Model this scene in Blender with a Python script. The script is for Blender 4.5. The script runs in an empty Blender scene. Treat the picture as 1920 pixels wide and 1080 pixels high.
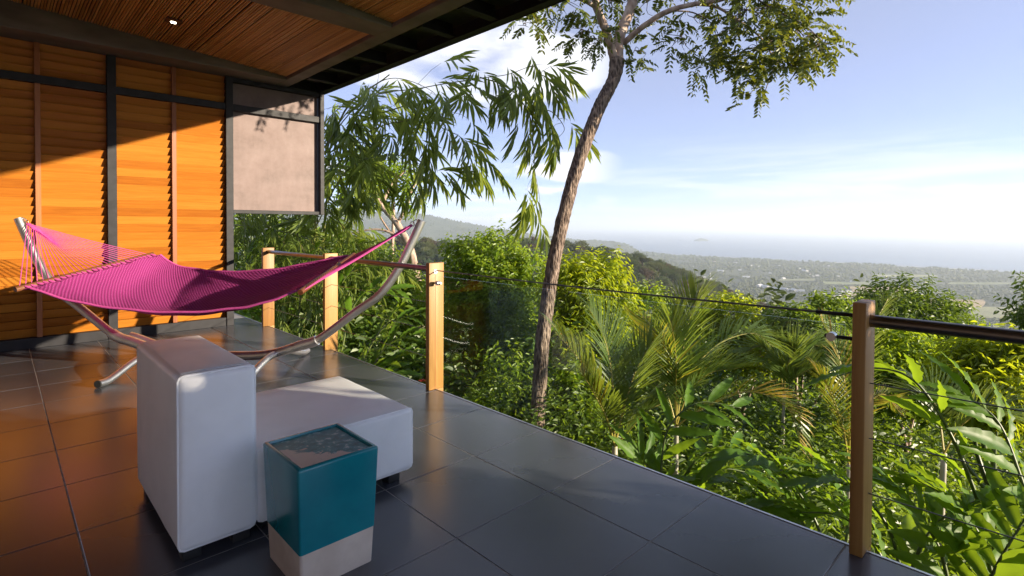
import bpy, bmesh, math, random
import numpy as np
from mathutils import Vector, Matrix, Quaternion

# ------------------------------------------------------------------ camera, sky, sun, exposure
S = bpy.context.scene
C = S.collection
rng = np.random.default_rng(7)
random.seed(7)

CAM = np.array([0.0, 0.0, 1.38])
YAW = math.radians(43.9)
PITCH = math.radians(-1.0)
ROLL = 0.0045
FPX, CX, CY = 1005.0, 960.0, 440.5
fwd = np.array([math.sin(YAW) * math.cos(PITCH), math.cos(YAW) * math.cos(PITCH), math.sin(PITCH)])
r0 = np.array([math.cos(YAW), -math.sin(YAW), 0.0])
u0 = np.cross(r0, fwd)
right = r0 * math.cos(ROLL) + u0 * math.sin(ROLL)
up = np.cross(right, fwd)
cam = bpy.data.cameras.new('camera')
cam.sensor_width = 36.0
cam.lens = FPX / 1920 * 36
cam.shift_y = -(540 - CY) / 1920
cam.clip_start = 0.05
cam.clip_end = 120000
camo = bpy.data.objects.new('camera', cam)
C.objects.link(camo)
camo.matrix_world = Matrix(((right[0], up[0], -fwd[0], CAM[0]), (right[1], up[1], -fwd[1], CAM[1]), (right[2], up[2], -fwd[2], CAM[2]), (0, 0, 0, 1)))
S.camera = camo

SUN_AZ, SUN_EL = math.radians(150.0), math.radians(11.6)
world = bpy.data.worlds.new('World')
S.world = world
world.use_nodes = True
wn, wl = world.node_tree.nodes, world.node_tree.links
bg = wn['Background']
bg.inputs[1].default_value = 0.088
sky = wn.new('ShaderNodeTexSky')
sky.sky_type = 'NISHITA'
sky.sun_disc = False
sky.sun_elevation = SUN_EL
sky.sun_rotation = SUN_AZ
sky.altitude = 200
sky.air_density = 0.5
sky.dust_density = 0.2
sky.ozone_density = 3.0

sun = bpy.data.lights.new('sun', 'SUN')
sun.energy = 4.6
sun.angle = math.radians(0.6)
sun.color = (1.0, 0.85, 0.65)
suno = bpy.data.objects.new('sun', sun)
C.objects.link(suno)
sdir = Vector((math.sin(SUN_AZ) * math.cos(SUN_EL), math.cos(SUN_AZ) * math.cos(SUN_EL), math.sin(SUN_EL)))
suno.rotation_euler = sdir.to_track_quat('Z', 'Y').to_euler()
suno.location = (8, -14, 12)

S.view_settings.view_transform = 'Standard'
S.view_settings.look = 'None'
S.view_settings.exposure = 1.55
S.view_settings.gamma = 1.0
S.view_settings.use_curve_mapping = False
S.cycles.use_denoising = True
S.cycles.max_bounces = 8
S.cycles.diffuse_bounces = 4
S.cycles.glossy_bounces = 3
S.cycles.transmission_bounces = 6
S.cycles.transparent_max_bounces = 12
S.cycles.volume_bounces = 1
S.cycles.caustics_reflective = False
S.cycles.caustics_refractive = False
S.cycles.sample_clamp_indirect = 6.0


# ------------------------------------------------------------------ helpers
def at(px, py, d):
    """point seen at that place of the 1920 x 1080 photograph, d metres in front of the camera"""
    return CAM + fwd * d + right * ((px - CX) / FPX * d) - up * ((py - CY) / FPX * d)


def wall_x(px, Y):
    """x of the point on the vertical plane y = Y seen in column px (at eye height)"""
    r = fwd + right * ((px - CX) / FPX)
    return r[0] / r[1] * Y


def tag(o, label=None, cat=None, group=None, kind=None):
    if label: o['label'] = label
    if cat: o['category'] = cat
    if group: o['group'] = group
    if kind: o['kind'] = kind
    return o


def empty(name, loc=(0, 0, 0), parent=None):
    o = bpy.data.objects.new(name, None)
    C.objects.link(o)
    o.location = loc
    o.empty_display_size = 0.1
    if parent: o.parent = parent
    return o


def link(name, me, parent=None, loc=None):
    o = bpy.data.objects.new(name, me)
    C.objects.link(o)
    if parent is not None:
        o.parent = parent
    if loc is not None: o.location = loc
    return o


def raw_mesh(name, V, F, mat=None, tint=None, smooth=False, uv=None):
    """V (n,3), F (m,k) all polygons with k corners"""
    V = np.asarray(V, np.float32)
    F = np.asarray(F, np.int32)
    me = bpy.data.meshes.new(name)
    m, k = F.shape
    me.vertices.add(len(V)); me.vertices.foreach_set('co', V.ravel())
    me.loops.add(m * k); me.loops.foreach_set('vertex_index', F.ravel())
    me.polygons.add(m)
    me.polygons.foreach_set('loop_start', np.arange(0, m * k, k, dtype=np.int32))
    try: me.polygons.foreach_set('loop_total', np.full(m, k, np.int32))
    except Exception: pass
    me.polygons.foreach_set('use_smooth', np.full(m, bool(smooth)))
    if tint is not None:
        a = me.attributes.new('tint', 'FLOAT', 'POINT')
        a.data.foreach_set('value', np.asarray(tint, np.float32))
    if uv is not None:
        l = me.uv_layers.new(name='UVMap')
        l.data.foreach_set('uv', np.asarray(uv, np.float32)[F.ravel()].ravel())
    me.update(calc_edges=True)
    if mat: me.materials.append(mat)
    return me


def join_vf(parts):
    Vs, Fs, n = [], [], 0
    for V, F in parts:
        Vs.append(np.asarray(V, float)); Fs.append(np.asarray(F, int) + n); n += len(V)
    return np.concatenate(Vs), np.concatenate(Fs)


BOXF = np.array([[0, 3, 2, 1], [4, 5, 6, 7], [0, 1, 5, 4], [1, 2, 6, 5], [2, 3, 7, 6], [3, 0, 4, 7]])


def box_vf(x0, x1, y0, y1, z0, z1):
    return np.array([[x0, y0, z0], [x1, y0, z0], [x1, y1, z0], [x0, y1, z0], [x0, y0, z1], [x1, y0, z1], [x1, y1, z1], [x0, y1, z1]], float), BOXF


def box(name, b, mat, parent=None, bevel=0.0, seg=2, smooth=True):
    """box (x0,x1,y0,y1,z0,z1) with bevelled edges"""
    bm = bmesh.new()
    V, F = box_vf(*b)
    vs = [bm.verts.new(v) for v in V]
    for f in F: bm.faces.new([vs[i] for i in f])
    if bevel > 0:
        bmesh.ops.bevel(bm, geom=list(bm.edges), offset=bevel, segments=seg, profile=0.5, affect='EDGES', clamp_overlap=True)
    me = bpy.data.meshes.new(name)
    bm.to_mesh(me); bm.free()
    if not (smooth and bevel > 0 and seg > 1):
        for p in me.polygons: p.use_smooth = False
    if smooth and bevel > 0 and seg > 1:
        for p in me.polygons: p.use_smooth = True
        try: me.set_sharp_from_angle(angle=math.radians(50))
        except Exception: pass
    me.materials.append(mat)
    return link(name, me, parent)


def spline(P, n):
    P = np.asarray(P, float)
    if len(P) == 2:
        t = np.linspace(0, 1, n)[:, None]
        return P[0] * (1 - t) + P[1] * t
    Q = np.vstack([2 * P[0] - P[1], P, 2 * P[-1] - P[-2]])
    out = []
    for s in np.linspace(0, len(P) - 1 - 1e-9, n):
        i = int(s); t = s - i
        a, b, c, d = Q[i], Q[i + 1], Q[i + 2], Q[i + 3]
        out.append(0.5 * (2 * b + (c - a) * t + (2 * a - 5 * b + 4 * c - d) * t * t + (3 * b - a - 3 * c + d) * t ** 3))
    return np.array(out)


def tube_vf(P, R, k=8, caps=True, rough=0.0, seed=0):
    P = np.asarray(P, float); n = len(P)
    R = np.full(n, R) if np.isscalar(R) else np.asarray(R, float)
    T = np.gradient(P, axis=0); T /= np.linalg.norm(T, axis=1)[:, None] + 1e-12
    ref = np.array([0, 0, 1.0]) if abs(T[0][2]) < 0.9 else np.array([1.0, 0, 0])
    N = np.cross(ref, T[0]); N /= np.linalg.norm(N)
    a = np.linspace(0, 2 * math.pi, k, endpoint=False)
    V = []
    rr = np.random.default_rng(seed)
    ph = rr.uniform(0, 6.28, 6)
    for i in range(n):
        N = N - T[i] * np.dot(N, T[i]); N /= np.linalg.norm(N) + 1e-12
        B = np.cross(T[i], N)
        rad = R[i] * np.ones(k)
        if rough > 0:
            rad = rad * (1 + rough * (0.5 * np.sin(3 * a + ph[0] + i * 0.21) + 0.35 * np.sin(7 * a + ph[1] - i * 0.13) + 0.4 * np.sin(i * 0.9 + ph[2]) * np.sin(2 * a + ph[3]) + 0.5 * rr.normal(size=k)))
        V.append(P[i] + rad[:, None] * (np.cos(a)[:, None] * N + np.sin(a)[:, None] * B))
    V = np.concatenate(V)
    i = np.arange(n - 1)[:, None] * k; j = np.arange(k)[None, :]; j2 = (j + 1) % k
    F = np.stack([i + j, i + j2, i + k + j2, i + k + j], -1).reshape(-1, 4)
    if caps:
        c0, c1 = len(V), len(V) + 1
        V = np.vstack([V, P[0], P[-1]])
        cap = []
        for q in range(0, k, 2):
            cap.append([c0, (q + 2) % k, (q + 1) % k, q])
            b = (n - 1) * k
            cap.append([c1, b + q, b + (q + 1) % k, b + (q + 2) % k])
        F = np.vstack([F, np.array(cap)])
    return V, F


def tube(name, P, R, mat, parent=None, k=8, n=None, smooth=True, rough=0.0, seed=0):
    if n: 
        P2 = spline(P, n)
        if not np.isscalar(R):
            R = np.interp(np.linspace(0, 1, n), np.linspace(0, 1, len(R)), R)
        P = P2
    V, F = tube_vf(P, R, k, rough=rough, seed=seed)
    me = raw_mesh(name, V, F, mat, smooth=smooth)
    try: me.set_sharp_from_angle(angle=math.radians(60))
    except Exception: pass
    return link(name, me, parent)


def nrm(a):
    a = np.asarray(a, float)
    return a / (np.linalg.norm(a, axis=-1, keepdims=True) + 1e-12)


# leaf templates: x across, y along, z normal ; two quads folded along the midrib
def leaf_tpl(w, fold=0.15, droop=0.1):
    V = np.array([[0, 0, 0], [w * .42, .3, fold * w], [w * .38, .68, fold * w - droop * .4], [0, 1, -droop], [-w * .38, .68, fold * w - droop * .4], [-w * .42, .3, fold * w]])
    return V, np.array([[0, 1, 2, 3], [0, 3, 4, 5]])


def leaves_vf(tpl, pos, d, nml, size, tint=None, wide=None):
    V, F = tpl
    pos = np.asarray(pos, float); N = len(pos)
    d = nrm(d); side = nrm(np.cross(d, nml)); nn = np.cross(side, d)
    size = np.broadcast_to(np.asarray(size, float), (N,))
    wd = size if wide is None else size * wide
    P = pos[:, None, :] + wd[:, None, None] * V[None, :, 0:1] * side[:, None, :] + size[:, None, None] * (V[None, :, 1:2] * d[:, None, :] + V[None, :, 2:3] * nn[:, None, :])
    FF = F[None] + (np.arange(N) * len(V))[:, None, None]
    t = None if tint is None else np.repeat(tint, len(V))
    return P.reshape(-1, 3), FF.reshape(-1, F.shape[1]), t


SD = np.array(sdir)


def rand_dirs(n, r=rng):
    return nrm(r.normal(size=(n, 3)))


# ------------------------------------------------------------------ materials
def mat_new(name):
    m = bpy.data.materials.new(name)
    m.use_nodes = True
    nt = m.node_tree
    return m, nt, nt.nodes['Principled BSDF']


def node(nt, typ, **kw):
    n = nt.nodes.new(typ)
    for k, v in kw.items():
        if k in n.inputs: n.inputs[k].default_value = v
        else: setattr(n, k, v)
    return n


def ramp(nt, fac, stops):
    r = nt.nodes.new('ShaderNodeValToRGB')
    e = r.color_ramp.elements
    while len(e) < len(stops): e.new(0.5)
    for el, (p, c) in zip(e, stops):
        el.position = p; el.color = (*c, 1) if len(c) == 3 else c
    nt.links.new(fac, r.inputs[0])
    return r.outputs[0]


def coords(nt, scale=(1, 1, 1), kind='Object', rot=(0, 0, 0)):
    tc = nt.nodes.new('ShaderNodeTexCoord')
    mp = nt.nodes.new('ShaderNodeMapping')
    mp.inputs['Scale'].default_value = scale
    mp.inputs['Rotation'].default_value = rot
    nt.links.new(tc.outputs[kind], mp.inputs[0])
    return mp.outputs[0]


def noise(nt, vec, scale, detail=4, rough=0.55, dist=0.0):
    n = nt.nodes.new('ShaderNodeTexNoise')
    n.inputs['Scale'].default_value = scale
    n.inputs['Detail'].default_value = detail
    n.inputs['Roughness'].default_value = rough
    n.inputs['Distortion'].default_value = dist
    if vec is not None: nt.links.new(vec, n.inputs['Vector'])
    return n.outputs['Fac']


def bump(nt, h, strength, dist, b):
    n = nt.nodes.new('ShaderNodeBump')
    n.inputs['Strength'].default_value = strength
    n.inputs['Distance'].default_value = dist
    nt.links.new(h, n.inputs['Height'])
    nt.links.new(n.outputs[0], b.inputs['Normal'])
    return n


def math_n(nt, op, a, b=None, clamp=False):
    n = nt.nodes.new('ShaderNodeMath'); n.operation = op; n.use_clamp = clamp
    for i, v in enumerate((a, b)):
        if v is None: continue
        if isinstance(v, (int, float)): n.inputs[i].default_value = v
        else: nt.links.new(v, n.inputs[i])
    return n.outputs[0]


def simple(name, stops, scale=(1, 1, 1), nscale=4, rough=0.5, rvar=0.1, metal=0.0, bmp=0.0, bdist=0.002, detail=5, spec=0.5, dist=0.0, coat=0.0):
    m, nt, b = mat_new(name)
    v = coords(nt, scale)
    f = noise(nt, v, nscale, detail, dist=dist)
    nt.links.new(ramp(nt, f, stops), b.inputs['Base Color'])
    f2 = noise(nt, v, nscale * 2.3, 3)
    r = math_n(nt, 'ADD', math_n(nt, 'MULTIPLY', math_n(nt, 'SUBTRACT', f2, 0.5), rvar * 2), rough, True)
    nt.links.new(r, b.inputs['Roughness'])
    b.inputs['Metallic'].default_value = metal
    b.inputs['Specular IOR Level'].default_value = spec
    b.inputs['Coat Weight'].default_value = coat
    if bmp > 0: bump(nt, f, bmp, bdist, b)
    return m


def leaf_mat(name, dark, light, trans, amount=0.45, rough=0.4, tip=None, use_attr=True, spec=0.5):
    m, nt, b = mat_new(name)
    if use_attr:
        a = nt.nodes.new('ShaderNodeAttribute'); a.attribute_name = 'tint'
        f = a.outputs['Fac']
    else:
        oi = nt.nodes.new('ShaderNodeObjectInfo'); f = oi.outputs['Random']
        v = coords(nt, (1, 1, 1))
        f = math_n(nt, 'ADD', math_n(nt, 'MULTIPLY', f, 0.7), math_n(nt, 'MULTIPLY', noise(nt, v, 9, 3), 0.3), True)
    st = [(0.0, dark), (0.85 if tip else 1.0, light)] + ([(1.0, tip)] if tip else [])
    c = ramp(nt, f, st)
    nt.links.new(c, b.inputs['Base Color'])
    b.inputs['Roughness'].default_value = rough
    b.inputs['Specular IOR Level'].default_value = spec
    t = nt.nodes.new('ShaderNodeBsdfTranslucent')
    mx = nt.nodes.new('ShaderNodeMixRGB'); mx.blend_type = 'MIX'
    mx.inputs[0].default_value = 0.6
    nt.links.new(c, mx.inputs[1]); mx.inputs[2].default_value = (*trans, 1)
    nt.links.new(mx.outputs[0], t.inputs[0])
    ms = nt.nodes.new('ShaderNodeMixShader'); ms.inputs[0].default_value = amount
    nt.links.new(b.outputs[0], ms.inputs[1]); nt.links.new(t.outputs[0], ms.inputs[2])
    nt.links.new(ms.outputs[0], nt.nodes['Material Output'].inputs[0])
    return m


def wood_mat(name, c0, c1, c2, along, rough=0.45, fine=60, spec=0.4):
    """along = axis index of the grain, object space plus a random offset per object"""
    m, nt, b = mat_new(name)
    tc = nt.nodes.new('ShaderNodeTexCoord')
    oi = nt.nodes.new('ShaderNodeObjectInfo')
    ad = nt.nodes.new('ShaderNodeVectorMath'); ad.operation = 'MULTIPLY_ADD'
    nt.links.new(oi.outputs['Random'], ad.inputs[0]); ad.inputs[1].default_value = (37, 53, 71)
    nt.links.new(tc.outputs['Object'], ad.inputs[2])
    mp = nt.nodes.new('ShaderNodeMapping')
    sc = [fine] * 3; sc[along] = fine * 0.045
    mp.inputs['Scale'].default_value = sc
    nt.links.new(ad.outputs[0], mp.inputs[0])
    f = noise(nt, mp.outputs[0], 1.0, 6, 0.6, 0.6)
    f2 = math_n(nt, 'ADD', math_n(nt, 'MULTIPLY', f, 0.62), math_n(nt, 'MULTIPLY', oi.outputs['Random'], 0.38))
    nt.links.new(ramp(nt, f2, [(0.25, c0), (0.5, c1), (0.75, c2)]), b.inputs['Base Color'])
    b.inputs['Roughness'].default_value = rough
    b.inputs['Specular IOR Level'].default_value = spec
    bump(nt, f, 0.15, 0.002, b)
    return m


M = {}
M['tile'] = simple('dark_porcelain', [(0.3, (0.050, 0.053, 0.064)), (0.7, (0.063, 0.067, 0.080))], (1, 1, 1), 1.5, 0.31, 0.04, spec=1.0)
_nt = M['tile'].node_tree; _b = _nt.nodes['Principled BSDF']
_oi = _nt.nodes.new('ShaderNodeObjectInfo')
_mx = _nt.nodes.new('ShaderNodeMixRGB'); _mx.blend_type = 'MULTIPLY'; _mx.inputs[0].default_value = 1.0
_nt.links.new(_b.inputs['Base Color'].links[0].from_socket, _mx.inputs[1])
_nt.links.new(ramp(_nt, _oi.outputs['Random'], [(0.0, (0.86, 0.86, 0.87)), (1.0, (1.14, 1.13, 1.12))]), _mx.inputs[2])
_nt.links.new(_mx.outputs[0], _b.inputs['Base Color'])
# dusty smears lift the roughness in patches
_v = coords(_nt, (1, 0.35, 1)); _d = noise(_nt, _v, 1.6, 2, 0.5, 0.2)
_mr = _nt.nodes.new('ShaderNodeMapRange'); _mr.inputs[1].default_value = 0.45; _mr.inputs[2].default_value = 0.75; _mr.inputs[3].default_value = 0.245; _mr.inputs[4].default_value = 0.28
_nt.links.new(_d, _mr.inputs[0]); _nt.links.new(_mr.outputs[0], _b.inputs['Roughness'])
M['grout'] = simple('grout', [(0.3, (0.22, 0.21, 0.20)), (0.7, (0.34, 0.32, 0.30))], nscale=12, rough=0.8)
M['alu'] = simple('brushed_aluminium', [(0.3, (0.55, 0.55, 0.56)), (0.7, (0.68, 0.68, 0.68))], (1, 1, 1), 20, 0.35, 0.1, metal=1.0)
M['slat'] = wood_mat('varnished_louver_wood', (0.29, 0.090, 0.010), (0.40, 0.140, 0.016), (0.48, 0.190, 0.026), 0, 0.38)
M['strip'] = wood_mat('red_brown_wood_strip', (0.20, 0.06, 0.015), (0.30, 0.095, 0.025), (0.36, 0.13, 0.035), 2, 0.4)
M['post'] = wood_mat('oiled_post_wood', (0.23, 0.105, 0.026), (0.33, 0.170, 0.046), (0.41, 0.225, 0.072), 2, 0.5)
M['steel'] = simple('black_painted_steel', [(0.3, (0.010, 0.010, 0.012)), (0.7, (0.022, 0.022, 0.026))], nscale=9, rough=0.55, rvar=0.06, bmp=0.03, spec=0.25)
M['greensheet'] = simple('dark_green_roof_sheet', [(0.3, (0.030, 0.042, 0.018)), (0.7, (0.055, 0.072, 0.030))], nscale=3, rough=0.45)
M['concrete'] = simple('smooth_grey_concrete', [(0.25, (0.11, 0.10, 0.09)), (0.5, (0.17, 0.155, 0.14)), (0.75, (0.24, 0.22, 0.20))], (0.6, 1, 2), 3.0, 0.7, 0.1, bmp=0.08, detail=8)
M['bamboo'] = None
M['panel'] = None
M['stain'] = simple('brushed_stainless', [(0.3, (0.66, 0.66, 0.66)), (0.7, (0.78, 0.78, 0.78))], (1, 1, 1), 4, 0.40, 0.04, metal=1.0)
M['rail'] = simple('dark_steel_pipe', [(0.3, (0.16, 0.15, 0.15)), (0.7, (0.22, 0.21, 0.21))], (1, 1, 1), 5, 0.30, 0.02, metal=1.0)
M['cable'] = simple('steel_cable', [(0.3, (0.10, 0.10, 0.10)), (0.7, (0.22, 0.22, 0.22))], nscale=30, rough=0.4, metal=0.8)
M['rubber'] = simple('black_rubber', [(0.3, (0.012, 0.012, 0.012)), (0.7, (0.02, 0.02, 0.02))], nscale=10, rough=0.6)
M['leather'] = simple('white_leatherette', [(0.3, (0.79, 0.79, 0.79)), (0.7, (0.87, 0.87, 0.87))], (1, 1, 1), 4, 0.42, 0.08, bmp=0.22, bdist=0.006, detail=4, dist=0.8)
M['teal'] = simple('teal_ceramic_glaze', [(0.3, (0.0, 0.150, 0.190)), (0.7, (0.004, 0.225, 0.260))], (1, 1, 1), 3.5, 0.22, 0.06, bmp=0.04, bdist=0.003, coat=0.3)
M['bisque'] = simple('unglazed_ceramic', [(0.3, (0.50, 0.41, 0.33)), (0.7, (0.66, 0.57, 0.48))], (1, 1, 1), 7, 0.75, 0.05, bmp=0.05)
M['cord'] = simple('magenta_cord', [(0.3, (0.46, 0.05, 0.24)), (0.7, (0.60, 0.09, 0.34))], nscale=60, rough=0.75)
M['barwood'] = wood_mat('spreader_bar_wood', (0.07, 0.022, 0.010), (0.12, 0.040, 0.016), (0.17, 0.065, 0.028), 0, 0.4)

# bamboo cane ceiling
m, nt, b = mat_new('ceiling_bamboo_cane')
a = nt.nodes.new('ShaderNodeAttribute'); a.attribute_name = 'tint'
v = coords(nt, (40, 1.2, 40))
f = math_n(nt, 'ADD', math_n(nt, 'MULTIPLY', a.outputs['Fac'], 0.35), math_n(nt, 'ADD', math_n(nt, 'MULTIPLY', noise(nt, v, 1.0, 4), 0.3), 0.2))
nt.links.new(ramp(nt, f, [(0.15, (0.22, 0.10, 0.025)), (0.5, (0.56, 0.31, 0.09)), (0.85, (0.80, 0.53, 0.20))]), b.inputs['Base Color'])
b.inputs['Roughness'].default_value = 0.42
M['bamboo'] = m

# mottled pinkish panel
m, nt, b = mat_new('weathered_panel')
v = coords(nt, (1, 1, 1))
v2 = coords(nt, (14, 14, 1.2))
f = math_n(nt, 'ADD', math_n(nt, 'MULTIPLY', noise(nt, v, 2.6, 10, 0.68), 0.88), math_n(nt, 'MULTIPLY', noise(nt, v2, 2.0, 5, 0.6), 0.12))
nt.links.new(ramp(nt, f, [(0.30, (0.11, 0.078, 0.070)), (0.48, (0.170, 0.122, 0.112)), (0.74, (0.23, 0.172, 0.162))]), b.inputs['Base Color'])
nt.links.new(math_n(nt, 'ADD', math_n(nt, 'MULTIPLY', noise(nt, v, 3, 6), 0.2), 0.5), b.inputs['Roughness'])
b.inputs['Specular IOR Level'].default_value = 0.3
bump(nt, f, 0.06, 0.004, b)
M['panel'] = m

# woven hammock cloth
m, nt, b = mat_new('woven_magenta_cloth')
tc = nt.nodes.new('ShaderNodeTexCoord')
def wave(vec, sc, dr):
    w = nt.nodes.new('ShaderNodeTexWave'); w.wave_type = 'BANDS'; w.bands_direction = dr
    w.inputs['Scale'].default_value = sc; w.inputs['Distortion'].default_value = 0.4
    nt.links.new(vec, w.inputs['Vector']); return w.outputs['Fac']
wv = math_n(nt, 'MULTIPLY', wave(tc.outputs['UV'], 19, 'DIAGONAL'), wave(tc.outputs['UV'], 25, 'Y'))
nt.links.new(ramp(nt, wv, [(0.05, (0.27, 0.024, 0.150)), (0.30, (0.36, 0.044, 0.215)), (0.8, (0.47, 0.090, 0.30))]), b.inputs['Base Color'])
b.inputs['Roughness'].default_value = 0.8
b.inputs['Specular IOR Level'].default_value = 0.25
bump(nt, wv, 0.7, 0.008, b)
t = nt.nodes.new('ShaderNodeBsdfTranslucent'); t.inputs[0].default_value = (0.45, 0.02, 0.16, 1)
ms = nt.nodes.new('ShaderNodeMixShader'); ms.inputs[0].default_value = 0.18
nt.links.new(b.outputs[0], ms.inputs[1]); nt.links.new(t.outputs[0], ms.inputs[2])
nt.links.new(ms.outputs[0], nt.nodes['Material Output'].inputs[0])
M['cloth'] = m

# worn glazed tray top of the side table
m, nt, b = mat_new('worn_glaze_tray')
v = coords(nt, (1, 1, 1))
tcn = nt.nodes.new('ShaderNodeTexCoord'); sx = nt.nodes.new('ShaderNodeSeparateXYZ')
nt.links.new(tcn.outputs['Object'], sx.inputs[0])
patch = math_n(nt, 'ADD', noise(nt, v, 9, 6, 0.6, 0.8), math_n(nt, 'MULTIPLY', math_n(nt, 'SUBTRACT', sx.outputs[1], math_n(nt, 'MULTIPLY', sx.outputs[0], -1.0)), -1.3))
k = nt.nodes.new('ShaderNodeMapRange'); k.inputs[1].default_value = 0.60; k.inputs[2].default_value = 0.64
nt.links.new(patch, k.inputs[0])
mx = nt.nodes.new('ShaderNodeMixRGB'); nt.links.new(k.outputs[0], mx.inputs[0])
nt.links.new(ramp(nt, noise(nt, v, 30, 6, 0.65), [(0.35, (0.0, 0.10, 0.12)), (0.55, (0.01, 0.20, 0.23)), (0.66, (0.35, 0.48, 0.52))]), mx.inputs[1])
mx.inputs[2].default_value = (0.52, 0.42, 0.36, 1)
nt.links.new(mx.outputs[0], b.inputs['Base Color'])
b.inputs['Roughness'].default_value = 0.36
b.inputs['Coat Weight'].default_value = 0.0
bump(nt, noise(nt, v, 22, 5, 0.6), 0.25, 0.004, b)
M['tray'] = m

# clear glass with faint smears
m, nt, b = mat_new('clear_railing_glass')
for n_ in list(nt.nodes):
    if n_.type == 'BSDF_PRINCIPLED': nt.nodes.remove(n_)
tr = nt.nodes.new('ShaderNodeBsdfTransparent'); tr.inputs[0].default_value = (0.95, 0.975, 0.96, 1)
gl = nt.nodes.new('ShaderNodeBsdfGlossy'); gl.inputs['Roughness'].default_value = 0.01
df = nt.nodes.new('ShaderNodeBsdfDiffuse'); df.inputs[0].default_value = (0.7, 0.72, 0.72, 1)
gm = nt.nodes.new('ShaderNodeNewGeometry')
fr = nt.nodes.new('ShaderNodeFresnel'); fr.inputs[0].default_value = 1.45
v = coords(nt, (1, 1.0, 1.4))
sm = nt.nodes.new('ShaderNodeMapRange'); sm.inputs[1].default_value = 0.60; sm.inputs[2].default_value = 0.80; sm.inputs[4].default_value = 0.045
nt.links.new(noise(nt, v, 2.4, 5, 0.6, 0.7), sm.inputs[0])
m1 = nt.nodes.new('ShaderNodeMixShader'); m2 = nt.nodes.new('ShaderNodeMixShader')
nt.links.new(math_n(nt, 'MULTIPLY', math_n(nt, 'MULTIPLY', fr.outputs[0], 0.7), math_n(nt, 'SUBTRACT', 1.0, gm.outputs['Backfacing'])), m1.inputs[0]); nt.links.new(tr.outputs[0], m1.inputs[1]); nt.links.new(gl.outputs[0], m1.inputs[2])
nt.links.new(sm.outputs[0], m2.inputs[0]); nt.links.new(m1.outputs[0], m2.inputs[1]); nt.links.new(df.outputs[0], m2.inputs[2])
nt.links.new(m2.outputs[0], nt.nodes['Material Output'].inputs[0])
M['glass'] = m

m, nt, b = mat_new('lit_lamp_lens')
b.inputs['Emission Color'].default_value = (1.0, 0.86, 0.62, 1)
b.inputs['Emission Strength'].default_value = 6.0
M['lens'] = m


def bark(name, c0, c1, c2, zs=3.0, s=11, bs=0.9, bd=0.02):
    m, nt, b = mat_new(name)
    v = coords(nt, (1, 1, 1.0 / zs))
    f = noise(nt, v, s, 8, 0.65, 1.2)
    vo = nt.nodes.new('ShaderNodeTexVoronoi'); vo.inputs['Scale'].default_value = s * 1.6
    nt.links.new(v, vo.inputs['Vector'])
    h = math_n(nt, 'ADD', math_n(nt, 'MULTIPLY', f, 0.7), math_n(nt, 'MULTIPLY', vo.outputs['Distance'], 0.5))
    nt.links.new(ramp(nt, h, [(0.3, c0), (0.5, c1), (0.78, c2)]), b.inputs['Base Color'])
    b.inputs['Roughness'].default_value = 0.85
    bump(nt, h, bs, bd, b)
    return m


M['bark'] = bark('rough_brown_bark', (0.016, 0.010, 0.008), (0.080, 0.052, 0.038), (0.32, 0.24, 0.185), 4.0, 24, 1.0, 0.05)
M['palebark'] = bark('pale_smooth_bark', (0.13, 0.085, 0.06), (0.30, 0.21, 0.16), (0.46, 0.36, 0.29), 2.0, 8, 0.4, 0.01)
M['culm'] = simple('bamboo_culm', [(0.3, (0.10, 0.11, 0.025)), (0.7, (0.22, 0.20, 0.06))], nscale=6, rough=0.4)
M['stem'] = simple('green_stem', [(0.3, (0.05, 0.08, 0.015)), (0.7, (0.10, 0.13, 0.03))], nscale=8, rough=0.45)
M['palmtrunk'] = simple('pale_palm_sheath', [(0.3, (0.30, 0.27, 0.20)), (0.7, (0.52, 0.48, 0.40))], (1, 1, .3), 14, rough=0.55)
M['rachis'] = simple('yellow_green_rachis', [(0.3, (0.30, 0.26, 0.05)), (0.7, (0.46, 0.38, 0.09))], nscale=6, rough=0.4)

M['lf_bamboo'] = leaf_mat('bamboo_leaf', (0.080, 0.140, 0.028), (0.235, 0.31, 0.07), (0.50, 0.56, 0.06), 0.45, 0.42, tip=(0.44, 0.37, 0.11))
M['lf_tree'] = leaf_mat('pinnate_leaf', (0.045, 0.085, 0.014), (0.125, 0.165, 0.020), (0.30, 0.30, 0.012), 0.42, 0.42, tip=(0.28, 0.22, 0.03))
M['lf_bush'] = leaf_mat('bright_bush_leaf', (0.070, 0.145, 0.010), (0.205, 0.31, 0.018), (0.50, 0.60, 0.016), 0.48, 0.42, tip=(0.32, 0.38, 0.03))
M['lf_yellow'] = leaf_mat('yellow_green_leaf', (0.110, 0.180, 0.010), (0.245, 0.325, 0.014), (0.62, 0.66, 0.014), 0.55, 0.42, tip=(0.40, 0.40, 0.03))
M['lf_dark'] = leaf_mat('dark_shrub_leaf', (0.032, 0.072, 0.010), (0.090, 0.160, 0.020), (0.22, 0.31, 0.014), 0.38, 0.42, tip=(0.17, 0.22, 0.03))
M['lf_mid'] = leaf_mat('mid_green_leaf', (0.055, 0.105, 0.012), (0.145, 0.215, 0.022), (0.32, 0.44, 0.016), 0.44, 0.42, tip=(0.22, 0.27, 0.03))
M['lf_dry'] = leaf_mat('dry_brown_leaf', (0.10, 0.055, 0.02), (0.20, 0.12, 0.045), (0.22, 0.12, 0.02), 0.3, 0.6)
M['lf_palm'] = leaf_mat('palm_leaflet', (0.055, 0.105, 0.018), (0.135, 0.205, 0.034), (0.36, 0.42, 0.03), 0.42, 0.38, tip=(0.46, 0.29, 0.03))
M['lf_ginger'] = leaf_mat('ginger_leaf', (0.065, 0.145, 0.016), (0.140, 0.260, 0.022), (0.38, 0.52, 0.016), 0.48, 0.46, use_attr=False, spec=0.22)
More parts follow.
